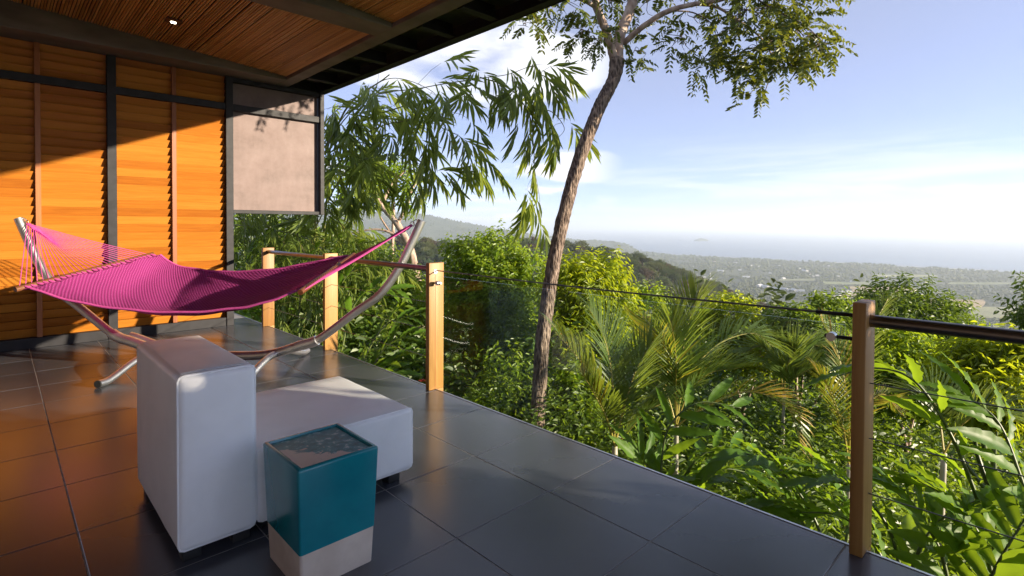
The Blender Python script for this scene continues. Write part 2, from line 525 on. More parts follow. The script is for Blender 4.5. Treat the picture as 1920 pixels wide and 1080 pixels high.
M['lf_far'] = leaf_mat('rainforest_leaf', (0.038, 0.066, 0.018), (0.085, 0.120, 0.028), (0.14, 0.17, 0.03), 0.25, 0.6, tip=(0.16, 0.16, 0.04))
M['lf_far2'] = leaf_mat('olive_forest_leaf', (0.060, 0.080, 0.022), (0.125, 0.145, 0.036), (0.18, 0.19, 0.03), 0.25, 0.6, tip=(0.17, 0.13, 0.06))
M['lf_far3'] = leaf_mat('russet_forest_leaf', (0.060, 0.042, 0.022), (0.13, 0.085, 0.04), (0.14, 0.09, 0.03), 0.2, 0.6)
M['forest'] = simple('plain_forest', [(0.25, (0.020, 0.033, 0.012)), (0.5, (0.042, 0.056, 0.018)), (0.8, (0.085, 0.088, 0.032))], (1, 1, 1), 0.012, 0.8, 0.05, detail=3)

# ------------------------------------------------------------------ clouds in the sky (part of the world)
CLX, CLY = 5.46, 0.95
nt = world.node_tree
tc = wn.new('ShaderNodeTexCoord')
sp = wn.new('ShaderNodeSeparateXYZ'); wl.new(tc.outputs['Generated'], sp.inputs[0])
zc = math_n(nt, 'MAXIMUM', sp.outputs[2], 0.0)
den = math_n(nt, 'ADD', zc, 0.16)
cb = wn.new('ShaderNodeCombineXYZ')
wl.new(math_n(nt, 'DIVIDE', sp.outputs[0], den), cb.inputs[0])
wl.new(math_n(nt, 'DIVIDE', sp.outputs[1], den), cb.inputs[1])
mp = wn.new('ShaderNodeMapping'); mp.inputs['Location'].default_value = (CLX, CLY, 0); wl.new(cb.outputs[0], mp.inputs[0])
n1 = noise(nt, mp.outputs[0], 1.0, 9, 0.50, 0.15)
cum = wn.new('ShaderNodeMapRange'); cum.interpolation_type = 'SMOOTHSTEP'
cum.inputs[1].default_value = 0.50; cum.inputs[2].default_value = 0.64
wl.new(n1, cum.inputs[0])
mp2 = wn.new('ShaderNodeMapping'); mp2.inputs['Scale'].default_value = (2.2, 2.2, 22.0); mp2.inputs['Location'].default_value = (0.4, 0.2, 0.35); wl.new(tc.outputs['Generated'], mp2.inputs[0])
n2 = noise(nt, mp2.outputs[0], 1.3, 9, 0.60, 0.5)
strat = wn.new('ShaderNodeMapRange'); strat.interpolation_type = 'SMOOTHSTEP'
strat.inputs[1].default_value = 0.42; strat.inputs[2].default_value = 0.72; strat.inputs[4].default_value = 0.62
wl.new(n2, strat.inputs[0])
low = wn.new('ShaderNodeMapRange'); low.interpolation_type = 'SMOOTHSTEP'
low.inputs[1].default_value = 0.17; low.inputs[2].default_value = 0.05; wl.new(sp.outputs[2], low.inputs[0])
st = math_n(nt, 'MULTIPLY', strat.outputs[0], low.outputs[0])
land = wn.new('ShaderNodeVectorMath'); land.operation = 'DOT_PRODUCT'   # cumulus stands over the land, the sky over the sea is clear
wl.new(tc.outputs['Generated'], land.inputs[0]); land.inputs[1].default_value = tuple(float(q) for q in r0)
lm = wn.new('ShaderNodeMapRange'); lm.interpolation_type = 'SMOOTHSTEP'; lm.inputs[1].default_value = 0.26; lm.inputs[2].default_value = 0.10
wl.new(land.outputs['Value'], lm.inputs[0])
cover = math_n(nt, 'MAXIMUM', math_n(nt, 'MULTIPLY', math_n(nt, 'MULTIPLY', cum.outputs[0], 0.95), lm.outputs[0]), math_n(nt, 'ADD', math_n(nt, 'MULTIPLY', st, 0.8), 0.27))
tint_ = wn.new('ShaderNodeMixRGB'); tint_.blend_type = 'MULTIPLY'; tint_.inputs[0].default_value = 1.0
wl.new(sky.outputs[0], tint_.inputs[1]); tint_.inputs[2].default_value = (1.05, 0.93, 1.05, 1)
mixc = wn.new('ShaderNodeMixRGB'); wl.new(cover, mixc.inputs[0])
wl.new(tint_.outputs[0], mixc.inputs[1])
mixc.inputs[2].default_value = (4.9, 4.9, 5.1, 1)
wl.new(mixc.outputs[0], bg.inputs[0])

# ------------------------------------------------------------------ terrain
SEA = -250.0


def dl(x, y):
    return x * math.sin(YAW) + y * math.cos(YAW), x * math.cos(YAW) - y * math.sin(YAW)


def vnoise(x, y, s, seed=0):
    x = np.asarray(x, float) / s + seed * 17.3; y = np.asarray(y, float) / s + seed * 9.1
    return (np.sin(x * 1.3 + 1.7 * np.sin(y * 0.9)) + np.sin(y * 1.7 + 1.3 * np.sin(x * 1.1 + 2)) + 0.6 * np.sin(2.9 * x + 1.1) * np.sin(3.3 * y + .4)) / 2.6


def height(x, y):
    x = np.asarray(x, float); y = np.asarray(y, float)
    d, l = dl(x, y)
    r = np.hypot(x - 1.0, y - 4.0)
    z = np.interp(r, [0, 3, 6, 15, 30, 100, 300, 700, 1000, 1400, 4000, 9000], [-3.0, -2.6, -2.6, -5.2, -9.5, -34, -92, -190, -228, -244, -247, -247])
    z = np.where(d < 0, np.maximum(z, -3.0 - 0.05 * r), z)
    # forested spur running down from the left
    top = np.interp(l, [-900, -300, -100, 0, 100, 150, 200, 260, 330, 430, 560, 680], [-8, -24, -24, -24, -31, -43, -64, -87, -108, -155, -215, -246])
    g = np.exp(-((d - 600) / 190.0) ** 2)
    z = np.maximum(z, z * (1 - g) + top * g)
    # nearer shoulder on the left
    top2 = np.interp(l, [-500, -150, -70, -20, 40], [-14, -17, -24, -48, -90])
    g2 = np.exp(-((d - 260) / 90.0) ** 2)
    z = np.maximum(z, z * (1 - g2) + top2 * g2)
    # far hills and headland
    th = np.interp(l, [-6000, -2500, -1500, -1000, -700, -330, 60, 240, 760, 1080, 1260, 1420], [150, 190, 150, 122, 62, -10, -62, -88, -150, -170, -205, -262])
    g3 = np.exp(-((d - 5700) / 800.0) ** 2)
    hz = z * (1 - g3) + (th + 9 * vnoise(x, y, 130) + 16 * vnoise(x, y, 380, 2)) * g3
    z = np.where(d > 3200, np.maximum(z, hz), z)
    z = z + np.clip((r - 40) / 200, 0, 1) * 2.0 * vnoise(x, y, 60, 1)
    # the coast: a line in plan; beyond it the ground dips under the sea
    ax, ay, bx, by = 1230.0, 4950.0, 2856.0, 2990.0
    ux, uy = bx - ax, by - ay; L = math.hypot(ux, uy)
    off = ((d - ay) * ux - (l - ax) * uy) / L + 60 * vnoise(x, y, 500, 3)
    z = np.where((off > 0) & (l > 1180), np.minimum(z, -247 - np.clip(off, 0, 500) * 0.06), z)
    z = np.where((d > 6800) | ((off > 0) & (l > 1400)), np.minimum(z, -250 - np.clip(off, 5, 400) * .05), z)
    return z


th = np.concatenate([np.radians(np.linspace(-62, 62, 300)), np.radians(np.linspace(66, 294, 58))])
rr = np.concatenate([[0.2, 1.5], np.geomspace(3, 11000, 230)])
TH, RR = np.meshgrid(th, rr)
X = RR * np.sin(TH + YAW); Y = RR * np.cos(TH + YAW)
Z = height(X, Y)
nr, na = X.shape
i = np.arange(nr - 1)[:, None] * na; j = np.arange(na)[None, :]; j2 = (j + 1) % na
F = np.stack([i + j, i + na + j, i + na + j2, i + j2], -1).reshape(-1, 4)
m, nt, b = mat_new('hillside_ground')
v = coords(nt, (1, 1, 1))
f = math_n(nt, 'ADD', math_n(nt, 'MULTIPLY', noise(nt, v, 0.006, 8, 0.6), 0.6), math_n(nt, 'MULTIPLY', noise(nt, v, 0.05, 5), 0.4))
nt.links.new(ramp(nt, f, [(0.3, (0.022, 0.034, 0.012)), (0.48, (0.045, 0.058, 0.018)), (0.58, (0.075, 0.085, 0.03)), (0.72, (0.14, 0.125, 0.055))]), b.inputs['Base Color'])
b.inputs['Roughness'].default_value = 0.9
tag(link('terrain', raw_mesh('terrain', np.stack([X, Y, Z], -1).reshape(-1, 3), F, m, smooth=True)), kind='structure')

# sea
m, nt, b = mat_new('sea_water')
v = coords(nt, (1, 1, 1))
v3 = coords(nt, (0.002, 0.0006, 1), rot=(0, 0, -0.55))
nt.links.new(ramp(nt, noise(nt, v3, 1.0, 5, 0.6), [(0.4, (0.022, 0.050, 0.075)), (0.65, (0.06, 0.10, 0.13))]), b.inputs['Base Color'])
b.inputs['Roughness'].default_value = 0.28
bump(nt, math_n(nt, 'ADD', noise(nt, v, 0.04, 6, 0.6), noise(nt, v3, 3.0, 4)), 0.35, 6.0, b)
a = np.radians(np.linspace(-75, 75, 61)) + YAW
ring = []
for q in (2400.0, 9000.0, 60000.0):
    ring.append(np.stack([q * np.sin(a), q * np.cos(a), np.full(61, SEA)], -1))
V = np.concatenate(ring)
F = [[k * 61 + q, (k + 1) * 61 + q, (k + 1) * 61 + q + 1, k * 61 + q + 1] for k in range(2) for q in range(60)]
tag(link('sea', raw_mesh('sea', V, F, m)), kind='structure')


def plan(d, l):
    return d * math.sin(YAW) + l * math.cos(YAW), d * math.cos(YAW) - l * math.sin(YAW)


# pale surf along the beach
pts = []
for t in np.linspace(-0.02, 1.25, 60):
    d_, l_ = 4950 + (2990 - 4950) * t, 1230 + (2856 - 1230) * t
    pts.append((d_ + 14 + 14 * math.sin(t * 23), l_ + 12)); 
V = []
for q, (d_, l_) in enumerate(pts):
    w = 10 + 9 * abs(math.sin(q * 1.3))
    for s_ in (-1, 1):
        x_, y_ = plan(d_ + s_ * w * 0.77, l_ + s_ * w * 0.64); V.append((x_, y_, SEA + 3.6))
F = [[2 * q, 2 * q + 1, 2 * q + 3, 2 * q + 2] for q in range(len(pts) - 1)]
msand = simple('beach_sand', [(0.3, (0.42, 0.36, 0.28)), (0.7, (0.6, 0.55, 0.46))], (.01, .01, .01), 2, 0.9)
tag(link('beach', raw_mesh('beach', V, F, msand)), kind='structure')

# island on the sea
def lump(name, c, rx, ry, h, mat, seed, label, cat, group=None, rot=0):
    n_, k_ = 9, 28
    V = []
    for q in range(n_):
        t = q / (n_ - 1); rad = math.cos(t * math.pi / 2) ** 0.7
        for w in range(k_):
            an = 2 * math.pi * w / k_
            s_ = 1 + 0.22 * math.sin(3 * an + seed) + 0.15 * math.sin(5 * an + 2 * seed) 
            V.append((c[0] + rx * rad * s_ * math.cos(an + rot), c[1] + ry * rad * s_ * math.sin(an + rot), c[2] + h * t * (1 + 0.3 * math.sin(2 * an + seed)) - 4))
    F = [[q * k_ + w, q * k_ + (w + 1) % k_, (q + 1) * k_ + (w + 1) % k_, (q + 1) * k_ + w] for q in range(n_ - 1) for w in range(k_)]
    return tag(link(name, raw_mesh(name, V, F, mat, smooth=True)), label, cat, group)

x_, y_ = plan(9300, 3270)
lump('island', (x_, y_, SEA), 190, 80, 40, M['forest'], 1.3, 'small low island far out on the hazy sea', 'island', rot=-YAW)
x_, y_ = plan(9600, 3010)
lump('islet', (x_, y_, SEA), 50, 24, 12, M['forest'], 2.9, 'tiny islet beside the low island out at sea', 'island', rot=-YAW)

# fields on the plain, flat sheets just above the ground
def field(name, px0, px1, py0, py1, col, n=9):
    V, F = [], []
    d0, d1 = 247 * FPX / (py1 - 423.5), 247 * FPX / (py0 - 423.5)
    for q in range(n + 1):
        for w in range(n + 1):
            t, s_ = q / n, w / n
            d_ = d0 + (d1 - d0) * t
            wob = 0.07 * math.sin(7 * t + px0) 
            px = px0 + (px1 - px0) * min(1, max(0, s_ + wob * (1 if 0 < w < n else 0.6)))
            x_, y_ = plan(d_, (px - CX) / FPX * d_)
            V.append((x_, y_, float(height(x_, y_)) + 2.5))
    F = [[q * (n + 1) + w, q * (n + 1) + w + 1, (q + 1) * (n + 1) + w + 1, (q + 1) * (n + 1) + w] for q in range(n) for w in range(n)]
    mt = simple(name + '_crop', [(0.3, tuple(c * 0.8 for c in col)), (0.7, tuple(min(1, c * 1.2) for c in col))], (.02, .02, .02), 1.0, 0.9)
    tag(link('field', raw_mesh('field', V, F, mt)), kind='structure')


FIELDS = [(1595, 1720, 536, 547, (0.34, 0.25, 0.10)), (1700, 1850, 560, 578, (0.40, 0.28, 0.13)), (1820, 1960, 574, 596, (0.22, 0.22, 0.09)), (1560, 1640, 549, 557, (0.36, 0.27, 0.12)),
          (1545, 1640, 527, 533, (0.20, 0.22, 0.08)), (1640, 1760, 513, 517, (0.24, 0.24, 0.10)), (1780, 1900, 527, 531, (0.16, 0.18, 0.07)), (1460, 1530, 522, 526, (0.20, 0.21, 0.09))]
for fdef in FIELDS: field('field', *fdef)

# ------------------------------------------------------------------ terrace deck
EDGE = 2.65
deck = box('terrace_deck', (-4.25, EDGE, -2.35, 9.02, -0.32, -0.0016), M['grout'])
tag(deck, kind='structure')
def tile_mesh(w, l):
    bm = bmesh.new()
    V, F = box_vf(-w / 2, w / 2, -l / 2, l / 2, -0.0115, 0)
    vs = [bm.verts.new(q) for q in V]
    for q in F: bm.faces.new([vs[w_] for w_ in q])
    top = [e for e in bm.edges if all(v_.co.z > -0.001 for v_ in e.verts)]
    bmesh.ops.bevel(bm, geom=top, offset=0.0012, segments=1, affect='EDGES')
    me = bpy.data.meshes.new('tile'); bm.to_mesh(me); bm.free(); me.materials.append(M['tile'])
    return me
tm = tile_mesh(0.594, 0.594)
for ix in range(11):
    for iy in range(18):
        xc, yc = EDGE - 0.3 - 0.6 * ix, 2.45 + 0.3 + 0.6 * (iy - 8)
        if yc > 8.9 or yc < -1.8: continue
        if xc < -1.6 and yc < 3.5: continue
        o = link('tile', tm, deck, (xc, yc, random.uniform(-0.0005, 0.0005)))
        o.rotation_euler = (random.uniform(-.0006, .0006), random.uniform(-.0006, .0006), 0)
tr_ = box('edge_trim', (EDGE + 0.001, EDGE + 0.013, -2.35, 9.02, -0.10, 0.003), M['alu'], deck)

# ------------------------------------------------------------------ louvered end wall
WY = 8.0
Z_T0, Z_T1, Z_TOP, Z_BASE = 2.93, 3.02, 3.38, 0.115
w = empty('louvered_wall', (0, WY, 0))
tag(w, 'end wall of varnished orange louver slats between black steel posts', 'wall')
def child_box(name, b, mat, parent, bevel=0.003):
    bx_ = (b[0] - parent_loc[0], b[1] - parent_loc[0], b[2] - parent_loc[1], b[3] - parent_loc[1], b[4], b[5])
    return box(name, bx_, mat, parent, bevel, 1)
parent_loc = (0, WY)
XS = [(2.29, 'p'), (1.645, 's'), (1.0, 'p'), (0.34, 's'), (-0.32, 'p'), (-0.97, 's'), (-1.62, 'p')]
for x_, k_ in XS:
    if k_ == 'p': child_box('steel_post', (x_ - 0.045, x_ + 0.045, WY - 0.10, WY + 0.08, 0.0, Z_TOP), M['steel'], w)
    else:
        child_box('wood_strip', (x_ - 0.025, x_ + 0.025, WY - 0.075, WY + 0.03, Z_BASE, Z_T0), M['strip'], w)
        child_box('wood_strip', (x_ - 0.025, x_ + 0.025, WY - 0.075, WY + 0.03, Z_T1, Z_TOP), M['strip'], w)
for q in range(len(XS) - 1):
    x1, x0 = XS[q][0] - (0.045 if XS[q][1] == 'p' else 0.025), XS[q + 1][0] + (0.045 if XS[q + 1][1] == 'p' else 0.025)
    sl = 0.097
    for z0, z1 in ((Z_BASE, Z_T0), (Z_T1, Z_TOP)):
        n_ = int(round((z1 - z0) / sl)); h_ = (z1 - z0) / n_
        V = np.array([[-(x1 - x0) / 2, 0.012, 0.0], [(x1 - x0) / 2, 0.012, 0.0], [(x1 - x0) / 2, -0.034, h_ * 0.97], [-(x1 - x0) / 2, -0.034, h_ * 0.97]])
        T_ = np.array([0, 0.014, 0.004])
        VV = np.vstack([V, V + T_])
        me = raw_mesh('slat', VV, [[0, 1, 2, 3], [7, 6, 5, 4], [3, 2, 6, 7], [0, 4, 5, 1], [1, 5, 6, 2], [0, 3, 7, 4]], M['slat'])
        for k_ in range(n_):
            o = link('slat', me, w, ((x0 + x1) / 2, -0.012 + random.uniform(-.0015, .0015), z0 + k_ * h_))
            o.rotation_euler = (random.uniform(-.012, .012), 0, 0)
for q in range(0, len(XS) - 2, 2):
    a_, b_ = XS[q + 2][0] + 0.045, XS[q][0] - 0.045
    child_box('transom', (a_, b_, WY - 0.085, WY + 0.05, Z_T0, Z_T1), M['steel'], w)
    child_box('base_rail', (a_, b_, WY - 0.085, WY + 0.05, 0.0, Z_BASE), M['steel'], w)
child_box('backing', (-1.62, 2.245, WY + 0.082, WY + 0.12, 0.0, Z_TOP), M['steel'], w)

# projecting panel beside the wall
p = empty('corner_panel', (2.9, WY, 1.5))
tag(p, 'pinkish weathered panel in a black steel frame beside the louvered wall', 'panel')
def pbox(name, b, mat, bevel=0.003):
    return box(name, (b[0] - 2.9, b[1] - 2.9, b[2] - WY, b[3] - WY, b[4] - 1.5, b[5] - 1.5), mat, p, bevel, 1)
PX0, PX1, PZ0 = 2.337, 3.62, 1.53
pbox('panel_sheet', (PX0, PX1 - 0.07, WY + 0.0, WY + 0.02, PZ0 + 0.05, Z_T0), M['panel'], 0)
pbox('panel_sheet', (PX0, PX1 - 0.07, WY + 0.0, WY + 0.02, Z_T1, Z_TOP - 0.06), M['panel'], 0)
pbox('frame_post', (PX1 - 0.06, PX1, WY - 0.10, WY + 0.05, PZ0, Z_TOP + 0.16), M['steel'])
pbox('frame_rail', (PX0, PX1 - 0.06, WY - 0.075, WY + 0.05, PZ0, PZ0 + 0.05), M['steel'])
pbox('frame_rail', (PX0, PX1 - 0.06, WY - 0.075, WY + 0.05, Z_T0, Z_T1), M['steel'])
pbox('frame_rail', (PX0, PX1 - 0.06, WY - 0.075, WY + 0.05, Z_TOP - 0.06, Z_TOP), M['steel'])

# wall of the house on the landward side, out of the picture
hw = box('house_wall', (-4.15, -3.95, -2.3, 8.1, 0.0, 3.95), simple('dark_timber_wall', [(0.3, (0.07, 0.045, 0.028)), (0.7, (0.11, 0.075, 0.048))], nscale=3, rough=0.8))
tag(hw, 'brown timber house wall behind the terrace', 'wall')

# ------------------------------------------------------------------ roof
ZB = 3.385
rf = empty('terrace_roof', (0, 0, ZB))
tag(rf, 'terrace roof with concrete beams, bamboo cane ceiling and black steel edge', 'roof')
def rbox(name, b, mat, bevel=0.006):
    return box(name, (b[0], b[1], b[2], b[3], b[4] - ZB, b[5] - ZB), mat, rf, bevel, 1)
CI, CO = 2.92, 3.09
for y0, y1 in ((7.56, 8.13), (4.80, 5.14), (2.05, 2.39), (-0.70, -0.36)):
    rbox('concrete_beam', (-4.0, CI - 0.001, y0, y1, ZB, ZB + 0.62), M['concrete'])
rbox('edge_beam', (CI, CO, -2.3, 8.13, ZB + 0.002, ZB + 0.45), M['concrete'])
# canes: one mesh per bay, cane by cane
def canes(y0, y1):
    parts, tn = [], []
    x_ = CI - 0.004
    while x_ > -3.9:
        rad = random.uniform(0.009, 0.0125)
        x_ -= rad
        zc_ = ZB + 0.052 + (CI - x_) * 0.082 + random.uniform(-.002, .003)
        cuts = sorted([y0] + [y0 + random.random() * (y1 - y0) for _ in range(1)] + [y1])
        for a_, b_ in zip(cuts[:-1], cuts[1:]):
            V, F = tube_vf([[x_, a_, zc_ - ZB], [x_, (a_ + b_) / 2, zc_ - ZB + random.uniform(-.003, .003)], [x_, b_ - 0.003, zc_ - ZB]], rad, 6, caps=False)
            parts.append((V, F)); tn.append(np.full(len(V), random.random()))
        x_ -= rad + random.uniform(0.002, 0.006) + (0.008 if random.random() < 0.06 else 0)
    V, F = join_vf(parts)
    return tag(link('bamboo_canes', raw_mesh('bamboo_canes', V, F, M['bamboo'], np.concatenate(tn), smooth=True), rf), kind='stuff')
for y0, y1 in ((5.145, 7.555), (2.395, 4.795), (-0.355, 2.045)): canes(y0, y1)
# roof skin above the canes
V = np.array([[CI, -2.3, .075], [CI, 8.13, .075], [-4.1, 8.13, .075 + 7.02 * .082], [-4.1, -2.3, .075 + 7.02 * .082]])
VV = np.vstack([V, V + np.array([0, 0, .05])])
link('roof_deck', raw_mesh('roof_deck', VV, BOXF, M['steel']), rf)
# steel eave
EO = 3.66
rbox('eave_sheet', (CO + 0.002, EO - 0.002, -2.3, 8.13, ZB + 0.17, ZB + 0.19), M['greensheet'], 0)
rbox('fascia', (EO, EO + 0.012, -2.3, 8.15, ZB, ZB + 0.26), M['steel'], 0)
rbox('fascia_flange', (EO - 0.09, EO - 0.001, -2.3, 8.14, ZB + 0.004, ZB + 0.014), M['steel'], 0)
rbox('wall_angle', (CO + 0.002, CO + 0.05, -2.3, 8.13, ZB + 0.10, ZB + 0.165), M['steel'], 0)
rbox('eave_end', (CO + 0.002, EO - 0.001, 8.131, 8.145, ZB, ZB + 0.19), M['steel'], 0)
y_ = 8.05
while y_ > -2.2:
    rbox('bracket', (CO + 0.051, EO - 0.092, y_ - 0.05, y_ + 0.05, ZB + 0.02, ZB + 0.035), M['steel'], 0)
    rbox('bracket', (CO + 0.051, EO - 0.092, y_ - 0.006, y_ + 0.006, ZB + 0.036, ZB + 0.165), M['steel'], 0)
    y_ -= 0.68

# recessed ceiling light
lp = at(325, 40, 1)
dv = lp - CAM
tt = None
for t_ in np.linspace(1, 9, 4000):
    q_ = CAM + dv * t_
    if q_[2] > ZB + 0.030 + (CI - q_[0]) * 0.082: tt = q_; break
spot = empty('ceiling_spotlight', tuple(tt))
tag(spot, 'small square recessed spotlight shining in the bamboo ceiling', 'light')
bm_h = box('housing', (-0.07, 0.07, -0.07, 0.07, -0.006, 0.03), M['barwood'], spot, 0.004)
V, F = tube_vf([[0, 0, -0.0065], [0, 0, -0.012]], 0.036, 20)
link('trim_ring', raw_mesh('trim_ring', V, F, M['stain']), spot)
V, F = tube_vf([[0, 0, -0.0125], [0, 0, -0.0145]], 0.027, 20)
link('lens', raw_mesh('lens', V, F, M['lens']), spot)
spot.rotation_euler = (0, math.atan(0.082), 0)

# ------------------------------------------------------------------ railing
rl = empty('terrace_railing', (EDGE, 4.0, 0))
tag(rl, 'terrace railing of flat wooden posts, steel handrails, cables and a glass pane', 'railing')
def rel(P): return np.asarray(P, float) - np.array([EDGE, 4.0, 0])
def rlbox(name, b, mat, bevel=0.004, parent=None):
    return box(name, (b[0] - EDGE, b[1] - EDGE, b[2] - 4.0, b[3] - 4.0, b[4], b[5]), mat, parent or rl, bevel, 2)
PW0, PW1, PH = 2.585, 2.735, 1.065
PY = [0.60, 3.70, 5.66, 7.55]
PT = 0.05
for k_, y_ in enumerate(PY):
    ps = rlbox('post', (PW0, PW1, y_ - PT / 2, y_ + PT / 2, -0.30 if False else 0.0005, PH), M['post'])
    if k_ == 1: ps.rotation_euler = (0, 0.0, 0)
    # the half of the post that reaches past the deck edge goes down its side
    rlbox('post_tail', (EDGE + 0.014, PW1 - 0.002, y_ - PT / 2 + 0.001, y_ + PT / 2 - 0.001, -0.30, 0.0), M['post'], 0, ps)
XC = 2.66
def rtube(name, P, R, mat, k=10, n=None, parent=None):
    return tube(name, rel(P), R, mat, parent or rl, k, n)
for a_, b_ in ((PY[1], PY[2]), (PY[2], PY[3])):
    rtube('handrail', [[XC, a_ + PT / 2, 1.01], [XC, b_ - PT / 2, 1.01]], 0.025, M['rail'], 16)
rtube('handrail', [[XC, PY[0] - PT / 2, 0.985], [XC, -2.2, 0.985]], 0.0265, M['rail'], 20)
for z_ in (0.72, 0.485, 0.25):
    rtube('cable', [[XC, PY[0] - PT / 2, z_], [XC, -2.2, z_]], 0.0026, M['cable'], 6)
    for a_, b_ in ((PY[1], PY[2]), (PY[2], PY[3])):
        rtube('cable', [[XC, a_ + PT / 2, z_], [XC, b_ - PT / 2, z_]], 0.0026, M['cable'], 6)
rtube('top_cable', [[XC, PY[0] + PT / 2, 1.0], [XC, 2.1, 0.990], [XC, PY[1] - PT / 2, 1.0]], 0.0050, M['cable'], 8, 14)
rtube('cable_ferrule', [[XC, PY[0] + PT / 2, 1.0], [XC, PY[0] + PT / 2 + 0.16, 0.9985]], 0.0085, M['rubber'], 10)
gp = rlbox('glass_pane', (XC - 0.004, XC + 0.004, PY[0] + 0.07, PY[1] - 0.05, 0.04, 0.955), M['glass'], 0)
for y_, s_ in ((PY[0] + 0.115, 1), (PY[1] - 0.075, -1)):
    for z_ in (0.90,):
        yf = PY[0] + PT / 2 if s_ > 0 else PY[1] - PT / 2
        rtube('clip_arm', [[XC - 0.012, yf, z_], [XC - 0.012, y_ + s_ * 0.03, z_]], 0.008, M['rubber'] if s_ > 0 else M['stain'], 10, parent=None)
        rtube('clip_disc', [[XC - 0.036, y_, z_], [XC - 0.0045, y_, z_]], 0.019, M['stain'], 16)
# white tag plate and thin joint line on the lit face of the middle post
rtube('tag_plate', [[XC - 0.012, PY[1] - PT / 2 - 0.004, 0.992], [XC - 0.012, PY[1] - PT / 2 - 0.001, 0.992]], 0.02, simple('white_tag', [(0.3, (0.7, 0.7, 0.68)), (0.7, (0.8, 0.8, 0.78))], nscale=5), 14)
rlbox('joint_line', (XC - 0.0135, XC - 0.0105, PY[1] - PT / 2 - 0.0012, PY[1] - PT / 2 - 0.0002, 0.004, 0.97), M['strip'], 0)

# ------------------------------------------------------------------ white lounge chair
def cushion(name, b, mat, parent, bevel, puff):
    """upholstered block: bevelled, subdivided box with slightly bulging faces"""
    bm = bmesh.new()
    V, F = box_vf(*b)
    vs = [bm.verts.new(q) for q in V]
    for q in F: bm.faces.new([vs[w_] for w_ in q])
    bmesh.ops.bevel(bm, geom=list(bm.edges), offset=bevel, segments=5, profile=0.5, affect='EDGES')
    bmesh.ops.subdivide_edges(bm, edges=[e for e in bm.edges if e.calc_length() > 0.12], cuts=7, use_grid_fill=True)
    c = np.array([(b[0] + b[1]) / 2, (b[2] + b[3]) / 2, (b[4] + b[5]) / 2]); hs = np.array([b[1] - b[0], b[3] - b[2], b[5] - b[4]]) / 2
    for v_ in bm.verts:
        q = (np.array(v_.co) - c) / hs
        for ax in range(3):
            if abs(q[ax]) > 0.97:
                o_ = [k_ for k_ in range(3) if k_ != ax]
                v_.co[ax] += math.copysign(puff, q[ax]) * (1 - q[o_[0]] ** 2) * (1 - q[o_[1]] ** 2)
        v_.co += Vector(rng.normal(size=3)) * 0.0006
    me = bpy.data.meshes.new(name); bm.to_mesh(me); bm.free()
    for p_ in me.polygons: p_.use_smooth = True
    me.materials.append(mat)
    return link(name, me, parent)


ch = empty('lounge_chair', (1.0, 2.88, 0))
tag(ch, 'white leatherette armless lounge chair with tall block backrest on the tiles', 'chair')
def cb(b): return (b[0] - 1.0, b[1] - 1.0, b[2] - 2.88, b[3] - 2.88, b[4], b[5])
bk = cushion('backrest', cb((0.512, 0.812, 2.445, 3.32, 0.055, 0.772)), M['leather'], ch, 0.028, 0.008)
st_ = cushion('seat', cb((0.815, 1.625, 2.45, 3.315, 0.06, 0.392)), M['leather'], ch, 0.026, 0.010)
def piping(b, parent):
    x0, x1, y0, y1, z0, z1 = b
    r_ = 0.022
    pts = []
    for cx_, cz_, a0 in ((x1 - r_, z1 - r_, 0), (x0 + r_, z1 - r_, 90), (x0 + r_, z0 + r_, 180), (x1 - r_, z0 + r_, 270)):
        for a_ in (0, 45, 90):
            an = math.radians(a0 + a_); pts.append([cx_ + r_ * math.cos(an), y0 + 0.012, cz_ + r_ * math.sin(an)])
    pts.append(pts[0])
    V, F = tube_vf(np.array(pts), 0.0048, 6, caps=False)
    link('piping', raw_mesh('piping', V, F, M['leather'], smooth=True), parent)
piping(cb((0.515, 0.809, 2.447, 3.32, 0.058, 0.769)), bk)
piping(cb((0.818, 1.622, 2.452, 3.315, 0.063, 0.389)), st_)
mseam = simple('grey_seam_thread', [(0.3, (0.40, 0.40, 0.41)), (0.7, (0.50, 0.50, 0.50))], nscale=40, rough=0.7)
for yy in (2.487,):
    z0_, x0_, x1_ = 0.772 + 0.004, 0.545, 0.780
    P_ = [[x0_ - .031, yy, .60], [x0_ - .030, yy, .735], [x0_ - .022, yy, .757], [x0_, yy, z0_ - .003], [(x0_ + x1_) / 2, yy, z0_ - .001], [x1_, yy, z0_ - .003], [x1_ + .022, yy, .757], [x1_ + .030, yy, .735], [x1_ + .031, yy, .60]]
    tube('seam', np.array(P_) - np.array([1.0, 2.88, 0]), 0.0022, mseam, bk, 5, 40)
for fx, fy in ((0.57, 2.52), (0.57, 3.25), (0.76, 2.52), (1.53, 2.53), (1.53, 3.24), (0.95, 2.53)):
    b_ = cb((fx - 0.035, fx + 0.035, fy - 0.035, fy + 0.035, 0.0005, 0.058))
    box('foot', b_, M['rubber'], ch, 0.004)

